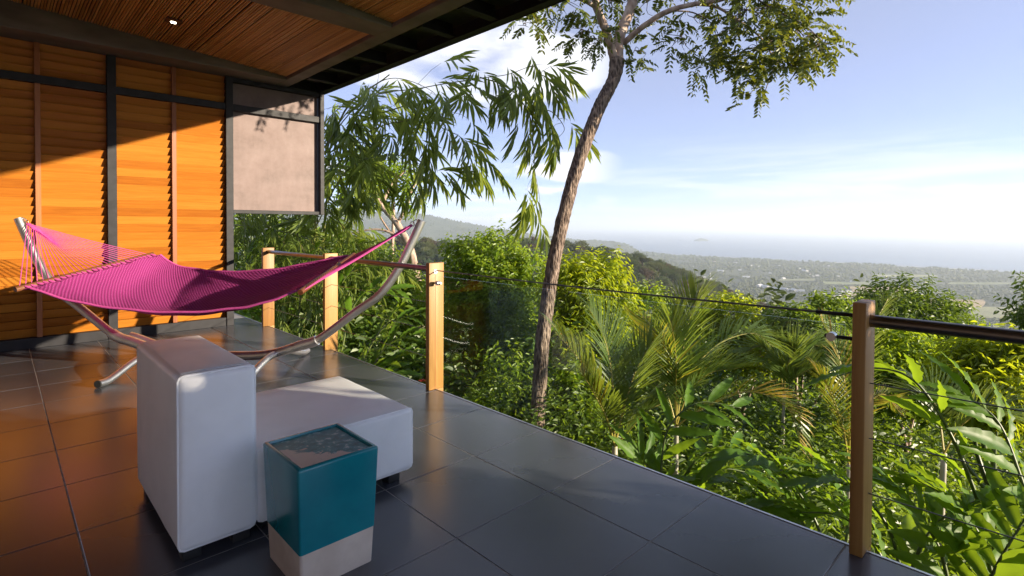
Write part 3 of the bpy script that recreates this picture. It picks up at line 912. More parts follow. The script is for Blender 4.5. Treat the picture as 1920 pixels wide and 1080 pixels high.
# ------------------------------------------------------------------ teal ceramic side table
sx0, sx1, sy0, sy1 = 0.795, 1.115, 1.952, 2.302
ctr = ((sx0 + sx1) / 2, (sy0 + sy1) / 2)
sd = empty('side_table', (ctr[0], ctr[1], 0))
tag(sd, 'teal glazed ceramic side table with an unglazed beige foot', 'side table')
def taper(name, z0, z1, s0, s1, mat, bevel, tray=False):
    hx, hy = (sx1 - sx0) / 2, (sy1 - sy0) / 2
    bm = bmesh.new()
    V = [(-hx * s0, -hy * s0, z0), (hx * s0, -hy * s0, z0), (hx * s0, hy * s0, z0), (-hx * s0, hy * s0, z0), (-hx * s1, -hy * s1, z1), (hx * s1, -hy * s1, z1), (hx * s1, hy * s1, z1), (-hx * s1, hy * s1, z1)]
    vs = [bm.verts.new(q) for q in V]
    fs = [bm.faces.new([vs[w_] for w_ in q]) for q in BOXF]
    ed = [e for e in bm.edges if abs(e.verts[0].co.z - e.verts[1].co.z) > 0.05 or (tray and e.verts[0].co.z > z1 - 1e-4 and e.verts[1].co.z > z1 - 1e-4)]
    bmesh.ops.bevel(bm, geom=ed, offset=bevel, segments=4, profile=0.5, affect='EDGES')
    if tray:
        top = max(bm.faces, key=lambda f_: f_.calc_center_median().z)
        r = bmesh.ops.inset_region(bm, faces=[top], thickness=0.010)
        top = max([f_ for f_ in bm.faces if f_.normal.z > 0.99], key=lambda f_: f_.calc_area())
        r2 = bmesh.ops.inset_region(bm, faces=[top], thickness=0.004)
        for v_ in top.verts: v_.co.z -= 0.009
    me = bpy.data.meshes.new(name); bm.to_mesh(me); bm.free()
    for p_ in me.polygons: p_.use_smooth = True
    try: me.set_sharp_from_angle(angle=math.radians(40))
    except Exception: pass
    me.materials.append(mat)
    return link(name, me, sd)
def sc_at(z): return 0.93 + 0.11 * min(1, z / 0.40)
taper('unglazed_foot', 0.0008, 0.147, sc_at(0.0) * 0.995, sc_at(0.147) * 0.995, M['bisque'], 0.014)
gb = taper('glazed_body', 0.1475, 0.476, sc_at(0.147), sc_at(0.476), M['teal'], 0.010, tray=True)
hx, hy = (sx1 - sx0) / 2 * sc_at(.476) - 0.026, (sy1 - sy0) / 2 * sc_at(.476) - 0.026
G = 14
gx, gy = np.meshgrid(np.linspace(-hx, hx, G), np.linspace(-hy, hy, G))
gz = 0.4685 + rng.normal(size=gx.shape) * 0.0005
F = [[q * G + w_, q * G + w_ + 1, (q + 1) * G + w_ + 1, (q + 1) * G + w_] for q in range(G - 1) for w_ in range(G - 1)]
tv = np.stack([gx, gy, gz], -1).reshape(-1, 3)
to = link('tray', raw_mesh('tray', tv, F, M['tray'], smooth=True), sd)
to['label'] = 'shiny worn tray top with bare beige patches'

# ------------------------------------------------------------------ hammock stand
HM = np.array([1.50, 5.64, 0.0]); HU = nrm([0.67, -0.74, 0.0]); HW = np.array([-HU[1], HU[0], 0.0])
hs = empty('hammock_stand', tuple(HM))
tag(hs, 'curved stainless steel hammock stand on two cross feet', 'hammock stand')
S_ = np.array([0, .5, .84, 1.03, 1.38, 1.6, 1.78, 1.91, 2.0]); Z_ = np.array([.125, .145, .24, .31, .57, .73, .97, 1.23, 1.425])
def arc(s): return np.array([HU * t_ + np.array([0, 0, np.interp(abs(t_), S_, Z_)]) for t_ in s])
def smooth_arc(a, b, n): 
    cp = np.concatenate([-S_[::-1], S_[1:]]); cz = np.concatenate([Z_[::-1], Z_[1:]])
    P = spline(np.stack([cp, np.zeros_like(cp), cz], -1), 160)
    P = P[(P[:, 0] >= a) & (P[:, 0] <= b)]
    return np.stack([HU[0] * P[:, 0], HU[1] * P[:, 0], P[:, 2]], -1)
tube('lower_tube', smooth_arc(-0.98, 0.98, 0), 0.044, M['stain'], hs, 20)
tube('arm_tube', smooth_arc(-2.3, -0.985, 0), 0.038, M['stain'], hs, 20)
tube('arm_tube', smooth_arc(0.985, 2.3, 0), 0.038, M['stain'], hs, 20)
TIPL = -HU * 2.0 + np.array([0, 0, 1.425]); TIPR = HU * 2.0 + np.array([0, 0, 1.425])
def foot(s, h):
    c_ = HU * s
    P = [c_ - HW * h + [0, 0, .032], c_ - HW * (h - .12) + [0, 0, .036], c_ - HW * .28 + [0, 0, .12], c_ - HW * .1 + [0, 0, .155], c_ + HW * .1 + [0, 0, .155], c_ + HW * .28 + [0, 0, .12], c_ + HW * (h - .12) + [0, 0, .036], c_ + HW * h + [0, 0, .032]]
    P = [q + np.array([0, 0, 0.0]) for q in P]
    f_ = tube('foot_tube', np.array(P) , 0.030, M['stain'], hs, 16, 40)
    for s_ in (-1, 1):
        V, F = tube_vf(np.array([c_ + s_ * HW * h + [0, 0, .032], c_ + s_ * HW * (h + 0.012) + [0, 0, .032]]), 0.031, 16)
        link('end_cap', raw_mesh('end_cap', V, F, M['rubber']), f_)
foot(-0.60, 0.66); foot(0.60, 0.66)
for s0, s1 in ((-1.05, -0.62), (0.78, 1.02)):
    P = smooth_arc(s0, s1, 0)
    tube('sleeve', P, 0.0475, M['stain'], hs, 20)
P = smooth_arc(-0.93, -0.55, 0) + HW * 0.09 + np.array([0, 0, 0.02])
tube('brace_tube', P, 0.034, M['stain'], hs, 16)

# ------------------------------------------------------------------ hammock
hk = empty('hammock', tuple(HM))
tag(hk, 'magenta woven hammock with wooden spreader bars hanging from the steel stand', 'hammock')
def rel_h(P): return np.asarray(P, float) - HM
LN, LF = rel_h(at(36, 541, 4.60)), rel_h(at(282, 478, 5.72))
RN, RF = rel_h(at(566, 546, 4.43)), rel_h(at(662, 479, 5.60))
tieL = TIPL + HU * 0.09 + np.array([0, 0, -0.045]); tieR = TIPR - HU * 0.09 + np.array([0, 0, -0.045])
def ring(c_, ax, name, parent, R=0.025):
    a_ = np.linspace(0, 2 * math.pi, 17); ax = nrm(ax); b1 = nrm(np.cross(ax, [0, 0, 1.0])); b2 = np.cross(ax, b1)
    P = c_ + R * (np.cos(a_)[:, None] * b1 + np.sin(a_)[:, None] * b2)
    V, F = tube_vf(P, 0.004, 6, caps=False)
    return link(name, raw_mesh(name, V, F, M['stain'], smooth=True), parent)
for tie, tip, sg in ((tieL, TIPL, 1), (tieR, TIPR, -1)):
    ring(tip + sg * HU * 0.055 + np.array([0, 0, -0.02]), HW, 'hook_ring', hk)
    ring(tie + np.array([0, 0, 0.012]), HU * 0.3 + HW, 'hook_ring', hk, 0.02)
for a_, b_ in ((LN, LF), (RN, RF)):
    e_ = nrm(b_ - a_)
    br = tube('spreader_bar', np.array([a_ - e_ * 0.03, a_, b_, b_ + e_ * 0.03]), 0.024, M['barwood'], hk, 12)
NS = 27
def strings(tie, A, B, sgn):
    e_ = (B - A)
    mid = (A + B) / 2
    for q in range(NS):
        t = q / (NS - 1)
        end = A + e_ * t
        # strings leave the braided neck at staggered points
        k_ = 0.02 + 0.34 * min(1.0, (1 - abs(2 * t - 1)) ** 0.9)
        start = tie + (mid - tie) * k_ + e_ * (t - 0.5) * 0.02
        sag = np.array([0, 0, -0.012])
        tube('string', np.array([start, (start + end) / 2 + sag, end]), 0.0034, M['cord'], hk, 5, 6)
    V = []
    P = np.array([tie, tie + (mid - tie) * 0.12, tie + (mid - tie) * 0.36])
    nk = tube('braided_neck', P, [0.013, 0.018, 0.006], M['cord'], hk, 8, 16, rough=0.25)
strings(tieL, LN, LF, 1); strings(tieR, RN, RF, -1)
# bed
nu, nv = 72, 30
dl_, dr_ = nrm((RN + RF) / 2 - (LN + LF) / 2), None
BLN, BLF = LN + nrm(RN - LN) * 0.11, LF + nrm(RF - LF) * 0.11
BRN, BRF = RN + nrm(LN - RN) * 0.05, RF + nrm(LF - RF) * 0.05
NM, FM_ = rel_h(at(330, 587, 4.52)), rel_h(at(440, 508, 5.66))
near = spline([BLN, rel_h(at(140, 566, 4.57)), rel_h(at(230, 581, 4.55)), NM, rel_h(at(422, 580, 4.49)), rel_h(at(490, 568, 4.46)), BRN], nu)
far = spline([BLF, rel_h(at(330, 497, 5.71)), rel_h(at(385, 506, 5.68)), FM_, rel_h(at(520, 503, 5.63)), rel_h(at(594, 490, 5.61)), BRF], nu)
V, UV = [], []
for q in range(nu):
    u_ = q / (nu - 1)
    for w_ in range(nv):
        v_ = w_ / (nv - 1)
        P = near[q] * (1 - v_) + far[q] * v_
        sag = 0.16 * math.sin(math.pi * u_) ** 0.8 * (4 * v_ * (1 - v_)) ** 0.9
        wr = math.exp(-u_ / .16) + math.exp(-(1 - u_) / .16)
        P = P + np.array([0, 0, -sag]) + np.array([0, 0, 0.003 * math.sin(u_ * 40 + v_ * 9) + .011 * wr * math.sin(v_ * 47 + 3 * math.sin(v_ * 11)) + .008 * math.sin(v_ * 21 + u_ * 5) * math.sin(u_ * 3.1)])
        V.append(P); UV.append((u_ * 2.4, v_ * 1.2))
F = [[q * nv + w_, (q + 1) * nv + w_, (q + 1) * nv + w_ + 1, q * nv + w_ + 1] for q in range(nu - 1) for w_ in range(nv - 1)]
bed = link('bed', raw_mesh('bed', V, F, M['cloth'], smooth=True, uv=UV), hk)
bed['label'] = 'woven magenta bed sagging between the bars'
V = np.array(V).reshape(nu, nv, 3)
for w_ in (0, nv - 1):
    ec = tube('edge_cord', V[:, w_], 0.011, M['cord'], hk, 8)
cp = []
for A, B, col in ((LN, LF, 0), (RN, RF, nu - 1)):
    for q in range(26):
        t = (q + 0.5) / 26
        a_ = A + (B - A) * t
        for dt in (-0.012, 0.012):
            k_ = min(nv - 1.001, max(0, (t + dt) * (nv - 1))); k0 = int(k_); c_ = V[col, k0] * (1 - (k_ - k0)) + V[col, k0 + 1] * (k_ - k0)
            cp.append(tube_vf(np.array([a_ + [0, 0, -0.015], (a_ + c_) / 2 + [0, 0, -0.008], c_]), 0.0055, 5, caps=False))
        # knot
        cp.append(tube_vf(np.array([a_ * .8 + c_ * .2 + [0, 0, .012], a_ * .5 + c_ * .5, a_ * .3 + c_ * .7]), [0.008, 0.012, 0.005], 6, caps=False))
Vc, Fc = join_vf(cp)
tag(link('loop_knots', raw_mesh('loop_knots', Vc, Fc, M['cord'], smooth=True), hk), kind='stuff')

# ------------------------------------------------------------------ vegetation builders
T_OVAL = leaf_tpl(0.55, 0.25, 0.12)
T_NARROW = leaf_tpl(0.135, 0.2, 0.18)
T_LONG = leaf_tpl(0.34, 0.2, 0.22)


def shoots(origins, axes, n, length, leaf, tpl, droop, r, tint_base=None, stems=True):
    """leafy shoots: n leaves spiralling round each short axis; returns V,F,tint"""
    o = np.asarray(origins, float); ax = nrm(axes); S_n = len(o)
    t = (np.arange(n) + 0.5) / n
    p1 = nrm(np.cross(ax, [0.31, 0.17, 0.93])); p2 = np.cross(ax, p1)
    ln = np.broadcast_to(np.asarray(length, float), (S_n,))
    ang = np.arange(n)[None, :] * 2.4 + r.uniform(0, 6.28, (S_n, 1))
    rad = np.cos(ang)[..., None] * p1[:, None] + np.sin(ang)[..., None] * p2[:, None]
    pos = o[:, None] + ax[:, None] * (ln[:, None] * t[None, :])[..., None]
    d = rad + ax[:, None] * (0.15 + 0.9 * t[None, :, None] ** 2) + np.array([0, 0, -1.0]) * droop + r.normal(size=(S_n, n, 3)) * 0.18
    nml = ax[:, None] * 0.5 + np.array([0, 0, 0.45]) + SD * 0.9 + r.normal(size=(S_n, n, 3)) * 0.3
    sz = leaf * r.uniform(0.7, 1.25, (S_n, n)) * (1 - 0.35 * t[None, :])
    tb = r.uniform(0, 0.55, (S_n, 1)) if tint_base is None else np.asarray(tint_base)[:, None]
    tn = np.clip(tb + 0.35 * t[None, :] + r.normal(size=(S_n, n)) * 0.08, 0, 1)
    return leaves_vf(tpl, pos.reshape(-1, 3), d.reshape(-1, 3), nml.reshape(-1, 3), sz.reshape(-1), tn.reshape(-1))


def blob_points(blobs, n, r, shell=0.55):
    """points in the outer part of a set of ellipsoids (cx,cy,cz,rx,ry,rz), with outward directions"""
    B = np.array(blobs, float)
    wgt = (B[:, 3] * B[:, 4] + B[:, 3] * B[:, 5]) ; wgt /= wgt.sum()
    k = r.choice(len(B), n, p=wgt)
    dr = rand_dirs(n, r)
    rad = shell + (1 - shell) * r.random(n) ** 0.6
    rad *= 1 + 0.10 * np.sin(dr[:, 0] * 7 + k) + 0.10 * np.sin(dr[:, 2] * 9 + dr[:, 1] * 5 + k)
    P = B[k, :3] + dr * B[k, 3:] * rad[:, None]
    return P, nrm(dr / B[k, 3:])


def limbs_vf(base, blobs, r, r0, fork=0.45, k=8, sub=3):
    """trunk from base to a fork, limbs into each blob, a few twigs"""
    B = np.array(blobs, float)
    cen = B[:, :3].mean(0)
    fp = base * (1 - fork) + cen * fork; fp = fp + r.normal(size=3) * 0.05 * np.linalg.norm(cen - base)
    parts = [tube_vf(spline([base, (base + fp) / 2 + r.normal(size=3) * 0.04 * np.linalg.norm(fp - base), fp], 12), np.linspace(r0, r0 * 0.7, 12), k, rough=0.06)]
    for q in B:
        c = q[:3]; mid = (fp + c) / 2 + r.normal(size=3) * 0.08 * np.linalg.norm(c - fp)
        parts.append(tube_vf(spline([fp, mid, c], 9), np.linspace(r0 * 0.55, r0 * 0.18, 9), 6))
        for _ in range(sub):
            e = c + rand_dirs(1, r)[0] * q[3:] * 0.85
            parts.append(tube_vf(spline([mid * .4 + c * .6, (c + e) / 2 + r.normal(size=3) * .05, e], 6), np.linspace(r0 * 0.2, r0 * 0.06, 6), 5))
    return join_vf(parts)


def bush_tree(name, base, blobs, nsh, nlf, leaf, mat, barkm, label, cat, group=None, tpl=T_OVAL, droop=0.65, seed=1, r0=0.07, up_bias=0.6, shell=0.5, slen=2.2):
    r = np.random.default_rng(seed)
    base = np.asarray(base, float)
    root = empty(name, tuple(base)); tag(root, label, cat, group)
    bl = [(q[0] - base[0], q[1] - base[1], q[2] - base[2], q[3], q[4], q[5]) for q in blobs]
    V, F = limbs_vf(np.zeros(3), bl, r, r0)
    link('trunk', raw_mesh('trunk', V, F, barkm, smooth=True), root)
    P, D = blob_points(bl, nsh, r, shell)
    ax = D + np.array([0, 0, up_bias]) + r.normal(size=P.shape) * 0.25
    V, F, t = shoots(P, ax, nlf, leaf * slen, leaf, tpl, droop, r)
    link('crown', raw_mesh('crown', V, F, mat, t), root)
    return root


def ground_at(p):
    return float(height(p[0], p[1]))


def blob_at(px, py, d, wpx, hpx, deep=None):
    c = at(px, py, d); rx = wpx / FPX * d; rz = hpx / FPX * d
    return (c[0], c[1], c[2], rx, deep if deep else rx, rz)


def base_under(px, d):
    p = at(px, 700, d); p[2] = float(height(p[0], p[1])) - 0.1
    return p

# ------------------------------------------------------------------ the leaning tree beyond the deck
def pinnate(pos, d, length, pairs, leaf, r, tint):
    """pinnate leaves: paired leaflets along drooping rachises"""
    N = len(pos); d = nrm(d)
    t = np.linspace(0.18, 1.0, pairs)
    L_ = np.broadcast_to(np.asarray(length, float), (N,))
    side = nrm(np.cross(d, [0.05, 0.02, 1.0]))
    P, D, Nn, Sz, Tn = [], [], [], [], []
    for tt_ in t:
        dd = nrm(d + np.array([0, 0, -0.75]) * tt_)
        base = pos + d * (L_ * tt_)[:, None] + np.array([0, 0, -0.33]) * (L_ * tt_ ** 2)[:, None]
        for s_ in (-1, 1):
            P.append(base); D.append(side * s_ * 0.9 + dd * 0.6 + np.array([0, 0, -0.30]) + r.normal(size=(N, 3)) * 0.12)
            Nn.append(np.cross(dd, side) * 0.7 + np.array([0, 0, .4]) + SD * .7 + r.normal(size=(N, 3)) * 0.25)
            Sz.append(leaf * r.uniform(0.75, 1.15, N) * (1 - 0.25 * abs(2 * tt_ - 1))); Tn.append(np.clip(tint + r.normal(size=N) * 0.1, 0, 1))
    V, F, tn = leaves_vf(leaf_tpl(0.46, 0.15, 0.1), np.concatenate(P), np.concatenate(D), np.concatenate(Nn), np.concatenate(Sz), np.concatenate(Tn))
    return V, F, tn


DT = 6.3 * 1.2
tb = at(1006, 900, DT); tb[2] = float(height(tb[0], tb[1])) - 0.2
lt = empty('leaning_tree', tuple(tb))
tag(lt, 'tall leaning tree with rough brown bark rising beyond the deck edge', 'tree')
tp = [tb, at(1006, 830, DT), at(1012, 720, DT), at(1019, 620, DT), at(1034, 520, DT), at(1053, 420, DT), at(1083, 310, DT + .05), at(1120, 210, DT + .1), at(1150, 150, DT + .15), at(1157, 112, DT + .2)]
TRK = 0.095
V, F = tube_vf(spline(np.array(tp) - tb, 150), np.interp(np.linspace(0, 1, 150), [0, .12, .5, .9, 1], [0.15, 0.104, TRK, 0.090, 0.112]), 28, rough=0.07, seed=3)
link('trunk', raw_mesh('trunk', V, F, M['bark'], smooth=True), lt)
def limb(pts, r0, r1, k=10, n=30, mat='palebark', rough=0.08):
    P = np.array([at(q[0], q[1], q[2] * 1.2) for q in pts]) - tb
    V, F = tube_vf(spline(P, n), np.linspace(r0 * 1.0, r1 * 1.0, n), k, rough=rough, seed=len(pts) + n)
    return link('limb', raw_mesh('limb', V, F, M[mat], smooth=True), lt)
limb([(1157, 125, 6.5), (1161, 70, 6.55), (1180, 20, 6.6), (1196, -40, 6.7), (1200, -120, 6.8)], .088, .055, 14)
limb([(1152, 112, 6.45), (1138, 62, 6.35), (1118, 10, 6.2), (1112, -50, 6.1), (1100, -130, 6.0)], .062, .04, 12)
limb([(1116, 12, 6.2), (1098, 2, 6.1), (1070, -8, 6.0), (1030, -20, 5.9)], .035, .018, 8)
limb([(1168, 82, 6.55), (1205, 50, 6.4), (1250, 22, 6.3), (1300, 8, 6.2), (1350, 0, 6.1), (1420, -22, 6.0), (1500, -30, 5.9)], .045, .02, 12)
limb([(1305, 8, 6.2), (1345, 14, 6.2), (1390, 42, 6.2), (1430, 75, 6.2), (1450, 120, 6.2), (1435, 170, 6.2)], .022, .006, 8, mat='palebark')
limb([(1258, 20, 6.3), (1300, 24, 6.3), (1335, 45, 6.35), (1352, 75, 6.4)], .013, .005, 7, mat='bark')
limb([(1400, -15, 6.0), (1450, 18, 5.9), (1505, 45, 5.8), (1550, 85, 5.8)], .014, .005, 7, mat='bark')
r_ = np.random.default_rng(11)
# leaf-bearing regions: px, py, half width, half height, distance, how many leaves
REG = [(1400, 45, 75, 45, 6.2, 95), (1490, 75, 60, 50, 6.0, 100), (1420, 110, 60, 38, 6.2, 75), (1340, 85, 30, 30, 6.4, 22), (1278, 88, 28, 34, 6.4, 26), (1330, 128, 42, 22, 6.3, 26), (1400, 150, 35, 25, 6.2, 30),
       (1415, 178, 20, 20, 6.2, 16), (1535, 100, 30, 30, 5.9, 30), (1470, 0, 90, 35, 6.0, 90), (1350, -15, 70, 22, 6.2, 34), (1300, 42, 30, 16, 6.3, 10), (1480, 130, 35, 15, 6.1, 16),
       (1090, 70, 36, 26, 6.3, 32), (1125, 92, 26, 20, 6.4, 18), (1188, 60, 22, 26, 6.9, 20), (1190, 105, 18, 18, 6.8, 12), (1060, 15, 34, 22, 6.1, 26), (1140, 15, 60, 26, 6.9, 40), (1000, 35, 32, 24, 5.8, 26), (985, 52, 16, 14, 5.8, 8), (1215, 15, 22, 26, 6.6, 12),
       (1040, -40, 90, 40, 6.1, 60), (1200, -50, 120, 40, 6.6, 80), (1420, -70, 140, 40, 6.0, 120)]
VV, FF, TT, n0 = [], [], [], 0
tw = []
for px, py, hw_, hh, d_, cnt in REG:
    d_ = d_ * 1.2
    sub = max(3, cnt // 4)
    cx_ = r_.uniform(-1, 1, (sub, 2))
    for q in range(sub):
        c_ = at(px + hw_ * cx_[q, 0] * .95, py - 8 + hh * cx_[q, 1] * .95, d_ + r_.uniform(-.5, .5)) - tb
        ct = at(px, py - hh * 0.6, d_) - tb
        tw.append(tube_vf(spline([ct, (ct + c_) / 2 + r_.normal(size=3) * .04, c_], 6), np.linspace(.006, .0025, 6), 5, caps=False))
        m_ = max(2, int(cnt * .85 / sub))
        dd = nrm(nrm(c_ - ct)[None] * 0.5 + r_.normal(size=(m_, 3)) * 0.6 + right * 0.15)
        pos = np.repeat(c_[None], m_, 0) + r_.normal(size=(m_, 3)) * 0.05
        V, F, t = pinnate(pos, dd, r_.uniform(.19, .32, m_), 7, 0.098, r_, np.clip(r_.uniform(0.1, .8, m_), 0, 1))
        VV.append(V); FF.append(F + n0); TT.append(t); n0 += len(V)
link('crown', raw_mesh('crown', np.concatenate(VV), np.concatenate(FF), M['lf_tree'], np.concatenate(TT)), lt)
V, F = join_vf(tw)
link('twigs', raw_mesh('twigs', V, F, M['bark']), lt)['kind'] = 'stuff'

# ------------------------------------------------------------------ bamboo with hanging leaf sprays
def sprays(pos, d, nl, leaf, r, hang=0.55, tint=None):
    N = len(pos)
    P, D, Nn, Sz, Tn = [], [], [], [], []
    tb_ = r.uniform(0.05, 0.75, N) if tint is None else tint
    d = nrm(d + np.array([0, 0, -hang]))
    side = nrm(np.cross(d, r.normal(size=(N, 3))))
    tw_ = 0.30 * (leaf / 0.26) ** .8
    for q in range(nl):
        t = (q + 1) / nl
        sgn = -1 if q % 2 else 1
        P.append(pos + d * tw_ * t)
        D.append(d * (0.75 + 0.6 * t) + side * sgn * (0.75 - 0.5 * t) + np.array([0, 0, -0.30]) + r.normal(size=(N, 3)) * .07)
        Nn.append(np.cross(d, side) * .6 + SD * .8 + np.array([0, 0, .2]) + r.normal(size=(N, 3)) * .3)
        Sz.append(leaf * r.uniform(.85, 1.15, N) * (1 - .25 * abs(2 * t - 1))); Tn.append(np.clip(tb_ + r.normal(size=N) * .1, 0, 1))
    return leaves_vf(T_NARROW, np.concatenate(P), np.concatenate(D), np.concatenate(Nn), np.concatenate(Sz), np.concatenate(Tn))


def bamboo(name, base, branches, label, group, leaf=0.27, seed=5, culms=(), far=1.0):
    r = np.random.default_rng(seed)
    root = empty(name, tuple(base)); tag(root, label, 'bamboo', group)
    for pts, r0 in culms:
        P = np.array([at(q[0], q[1], q[2] * far) for q in pts]) - base
        V, F = tube_vf(spline(P, 24), np.linspace(r0, r0 * .3, 24), 8)
        link('culm', raw_mesh('culm', V, F, M['culm'], smooth=True), root)
    VV, FF, TT, n0, tw = [], [], [], 0, []
    for pts, dens, spread in branches:
        P = spline(np.array([at(q[0], q[1], q[2] * far) for q in pts]) - base, 40)
        tw.append(tube_vf(P, np.linspace(.012, .003, 40), 5, caps=False))
        n = int(dens * (.33 if leaf > .4 else .7))
        i_ = r.uniform(2, 39, n).astype(int)
        off = r.normal(size=(n, 3)) * spread * np.array([1, 1, .75]); off[:, 2] -= spread * .35
        pos = P[i_] + off
        wp = pos + base
        ok = ~((wp[:, 0] - .577 * np.maximum(0, 8.1 - wp[:, 1]) < 3.8) & (wp[:, 1] < 8.9)) & (wp[:, 1] < 30)
        i_, off, pos = i_[ok], off[ok], pos[ok]; n = len(i_)
        if n == 0: continue
        for q in range(0, n, 3):
            tw.append(tube_vf(np.array([P[i_[q]], P[i_[q]] * .4 + pos[q] * .6 + [0, 0, .03], pos[q]]), [.004, .003, .002], 4, caps=False))
        d = nrm(np.gradient(P, axis=0)[i_]) * .5 + nrm(off) * .5 + r.normal(size=(n, 3)) * .35
        V, F, t = sprays(pos, d, 9, leaf, r)
        VV.append(V); FF.append(F + n0); TT.append(t); n0 += len(V)
    link('leaf_sprays', raw_mesh('leaf_sprays', np.concatenate(VV), np.concatenate(FF), M['lf_bamboo'], np.concatenate(TT)), root)
    V, F = join_vf(tw)
    link('branchlets', raw_mesh('branchlets', V, F, M['culm']), root)['kind'] = 'stuff'
    return root


bb = base_under(600, 11.8)
bamboo('bamboo_clump', bb, [
    ([(590, 330, 8.6), (640, 225, 8.4), (720, 150, 8.2), (800, 165, 8.0), (850, 215, 7.9)], 105, .30),
    ([(590, 300, 8.6), (680, 190, 8.3), (790, 165, 8.0), (890, 148, 7.7), (950, 140, 7.5), (1000, 125, 7.4), (1022, 150, 7.4)], 85, .19),
    ([(900, 145, 7.7), (955, 165, 7.5), (992, 215, 7.4), (1000, 270, 7.4), (1003, 320, 7.4), (1012, 375, 7.4), (1009, 415, 7.4)], 52, .13),
    ([(960, 150, 7.5), (1000, 200, 7.4), (1035, 210, 7.3), (1058, 240, 7.3), (1045, 260, 7.3)], 24, .13),
    ([(590, 370, 8.8), (680, 255, 8.4), (780, 225, 8.1), (840, 245, 7.9), (885, 270, 7.8)], 95, .24),
    ([(590, 430, 8.8), (650, 320, 8.5), (730, 290, 8.2), (790, 310, 8.1), (820, 345, 8.0)], 80, .22),
    ([(590, 250, 9.0), (640, 200, 8.9), (700, 170, 8.8), (740, 200, 8.7)], 95, .32),
    ([(590, 400, 9.2), (620, 300, 9.1), (650, 260, 9.0), (690, 280, 9.0)], 95, .34),
    ([(600, 470, 9.2), (625, 390, 9.1), (650, 340, 9.0), (690, 360, 9.0)], 60, .28),
], 'large bamboo clump with long hanging leaf sprays arching over from the panel', None, leaf=.44, far=1.14,
    culms=[([(560, 700, 10.2), (590, 420, 9.6), (640, 220, 9.0), (730, 140, 8.3)], .035), ([(600, 700, 10.4), (610, 400, 9.8), (650, 250, 9.2), (780, 190, 8.4)], .032), ([(530, 700, 10.6), (560, 420, 10), (590, 250, 9.4)], .035)])
bb2 = base_under(520, 11.5)
bamboo('bamboo_clump', bb2, [
    ([(420, 380, 10.6), (470, 400, 10.4), (520, 440, 10.2), (560, 500, 10.1)], 90, .38),
    ([(430, 420, 10.8), (500, 430, 10.6), (580, 450, 10.4), (640, 520, 10.2)], 100, .38),
    ([(450, 500, 10.8), (520, 520, 10.6), (590, 540, 10.3), (640, 600, 10.0)], 110, .40),
    ([(560, 450, 9.6), (590, 520, 9.4), (600, 590, 9.2), (610, 640, 9.1)], 80, .28),
    ([(420, 520, 10.6), (450, 560, 10.4), (500, 600, 10.2)], 70, .4),
    ([(600, 380, 10), (640, 420, 10), (680, 480, 10), (690, 540, 10)], 70, .30),
], 'bamboo clump with drooping leaves filling the gap under the panel', None, seed=9,
    culms=[([(500, 690, 11.2), (480, 500, 11), (440, 380, 10.7)], .03), ([(560, 690, 11), (580, 520, 10.6), (600, 380, 10.2)], .03)])

# ------------------------------------------------------------------ ginger plants: every leaf its own part
def ginger_leaf(seed, L_=0.46, W=0.092):
    r = np.random.default_rng(seed)
    nu_, nv_ = 15, 5
    V, UV = [], []
    for q in range(nu_):
        u_ = q / (nu_ - 1)
        w_ = W * (math.sin(math.pi * min(1, u_ * 0.98 + 0.02) ** 0.8) ** 0.75) * (1 if u_ < 1 else 0)
        zc_ = -0.20 * L_ * u_ ** 2.0
        for k_ in range(nv_):
            s_ = (k_ / (nv_ - 1)) * 2 - 1
            ruf = 0.012 * math.sin(u_ * 30 + seed) * abs(s_) ** 2 * math.sin(math.pi * u_)
            V.append((s_ * w_ / 2, L_ * u_ * (1 - 0.06 * u_), zc_ + 0.16 * w_ * abs(s_) + ruf))
    F = [[q * nv_ + k_, q * nv_ + k_ + 1, (q + 1) * nv_ + k_ + 1, (q + 1) * nv_ + k_] for q in range(nu_ - 1) for k_ in range(nv_ - 1)]
    return raw_mesh('leaf', V, F, M['lf_ginger'], smooth=True)


GL = [ginger_leaf(q, 0.44 + 0.03 * (q % 3), 0.085 + 0.008 * (q % 4)) for q in range(6)]


def basis_quat(yv, zv):
    y = nrm(yv); z = nrm(zv - y * np.dot(zv, y)); x = np.cross(y, z)
    return Matrix(((x[0], y[0], z[0]), (x[1], y[1], z[1]), (x[2], y[2], z[2]))).to_quaternion()


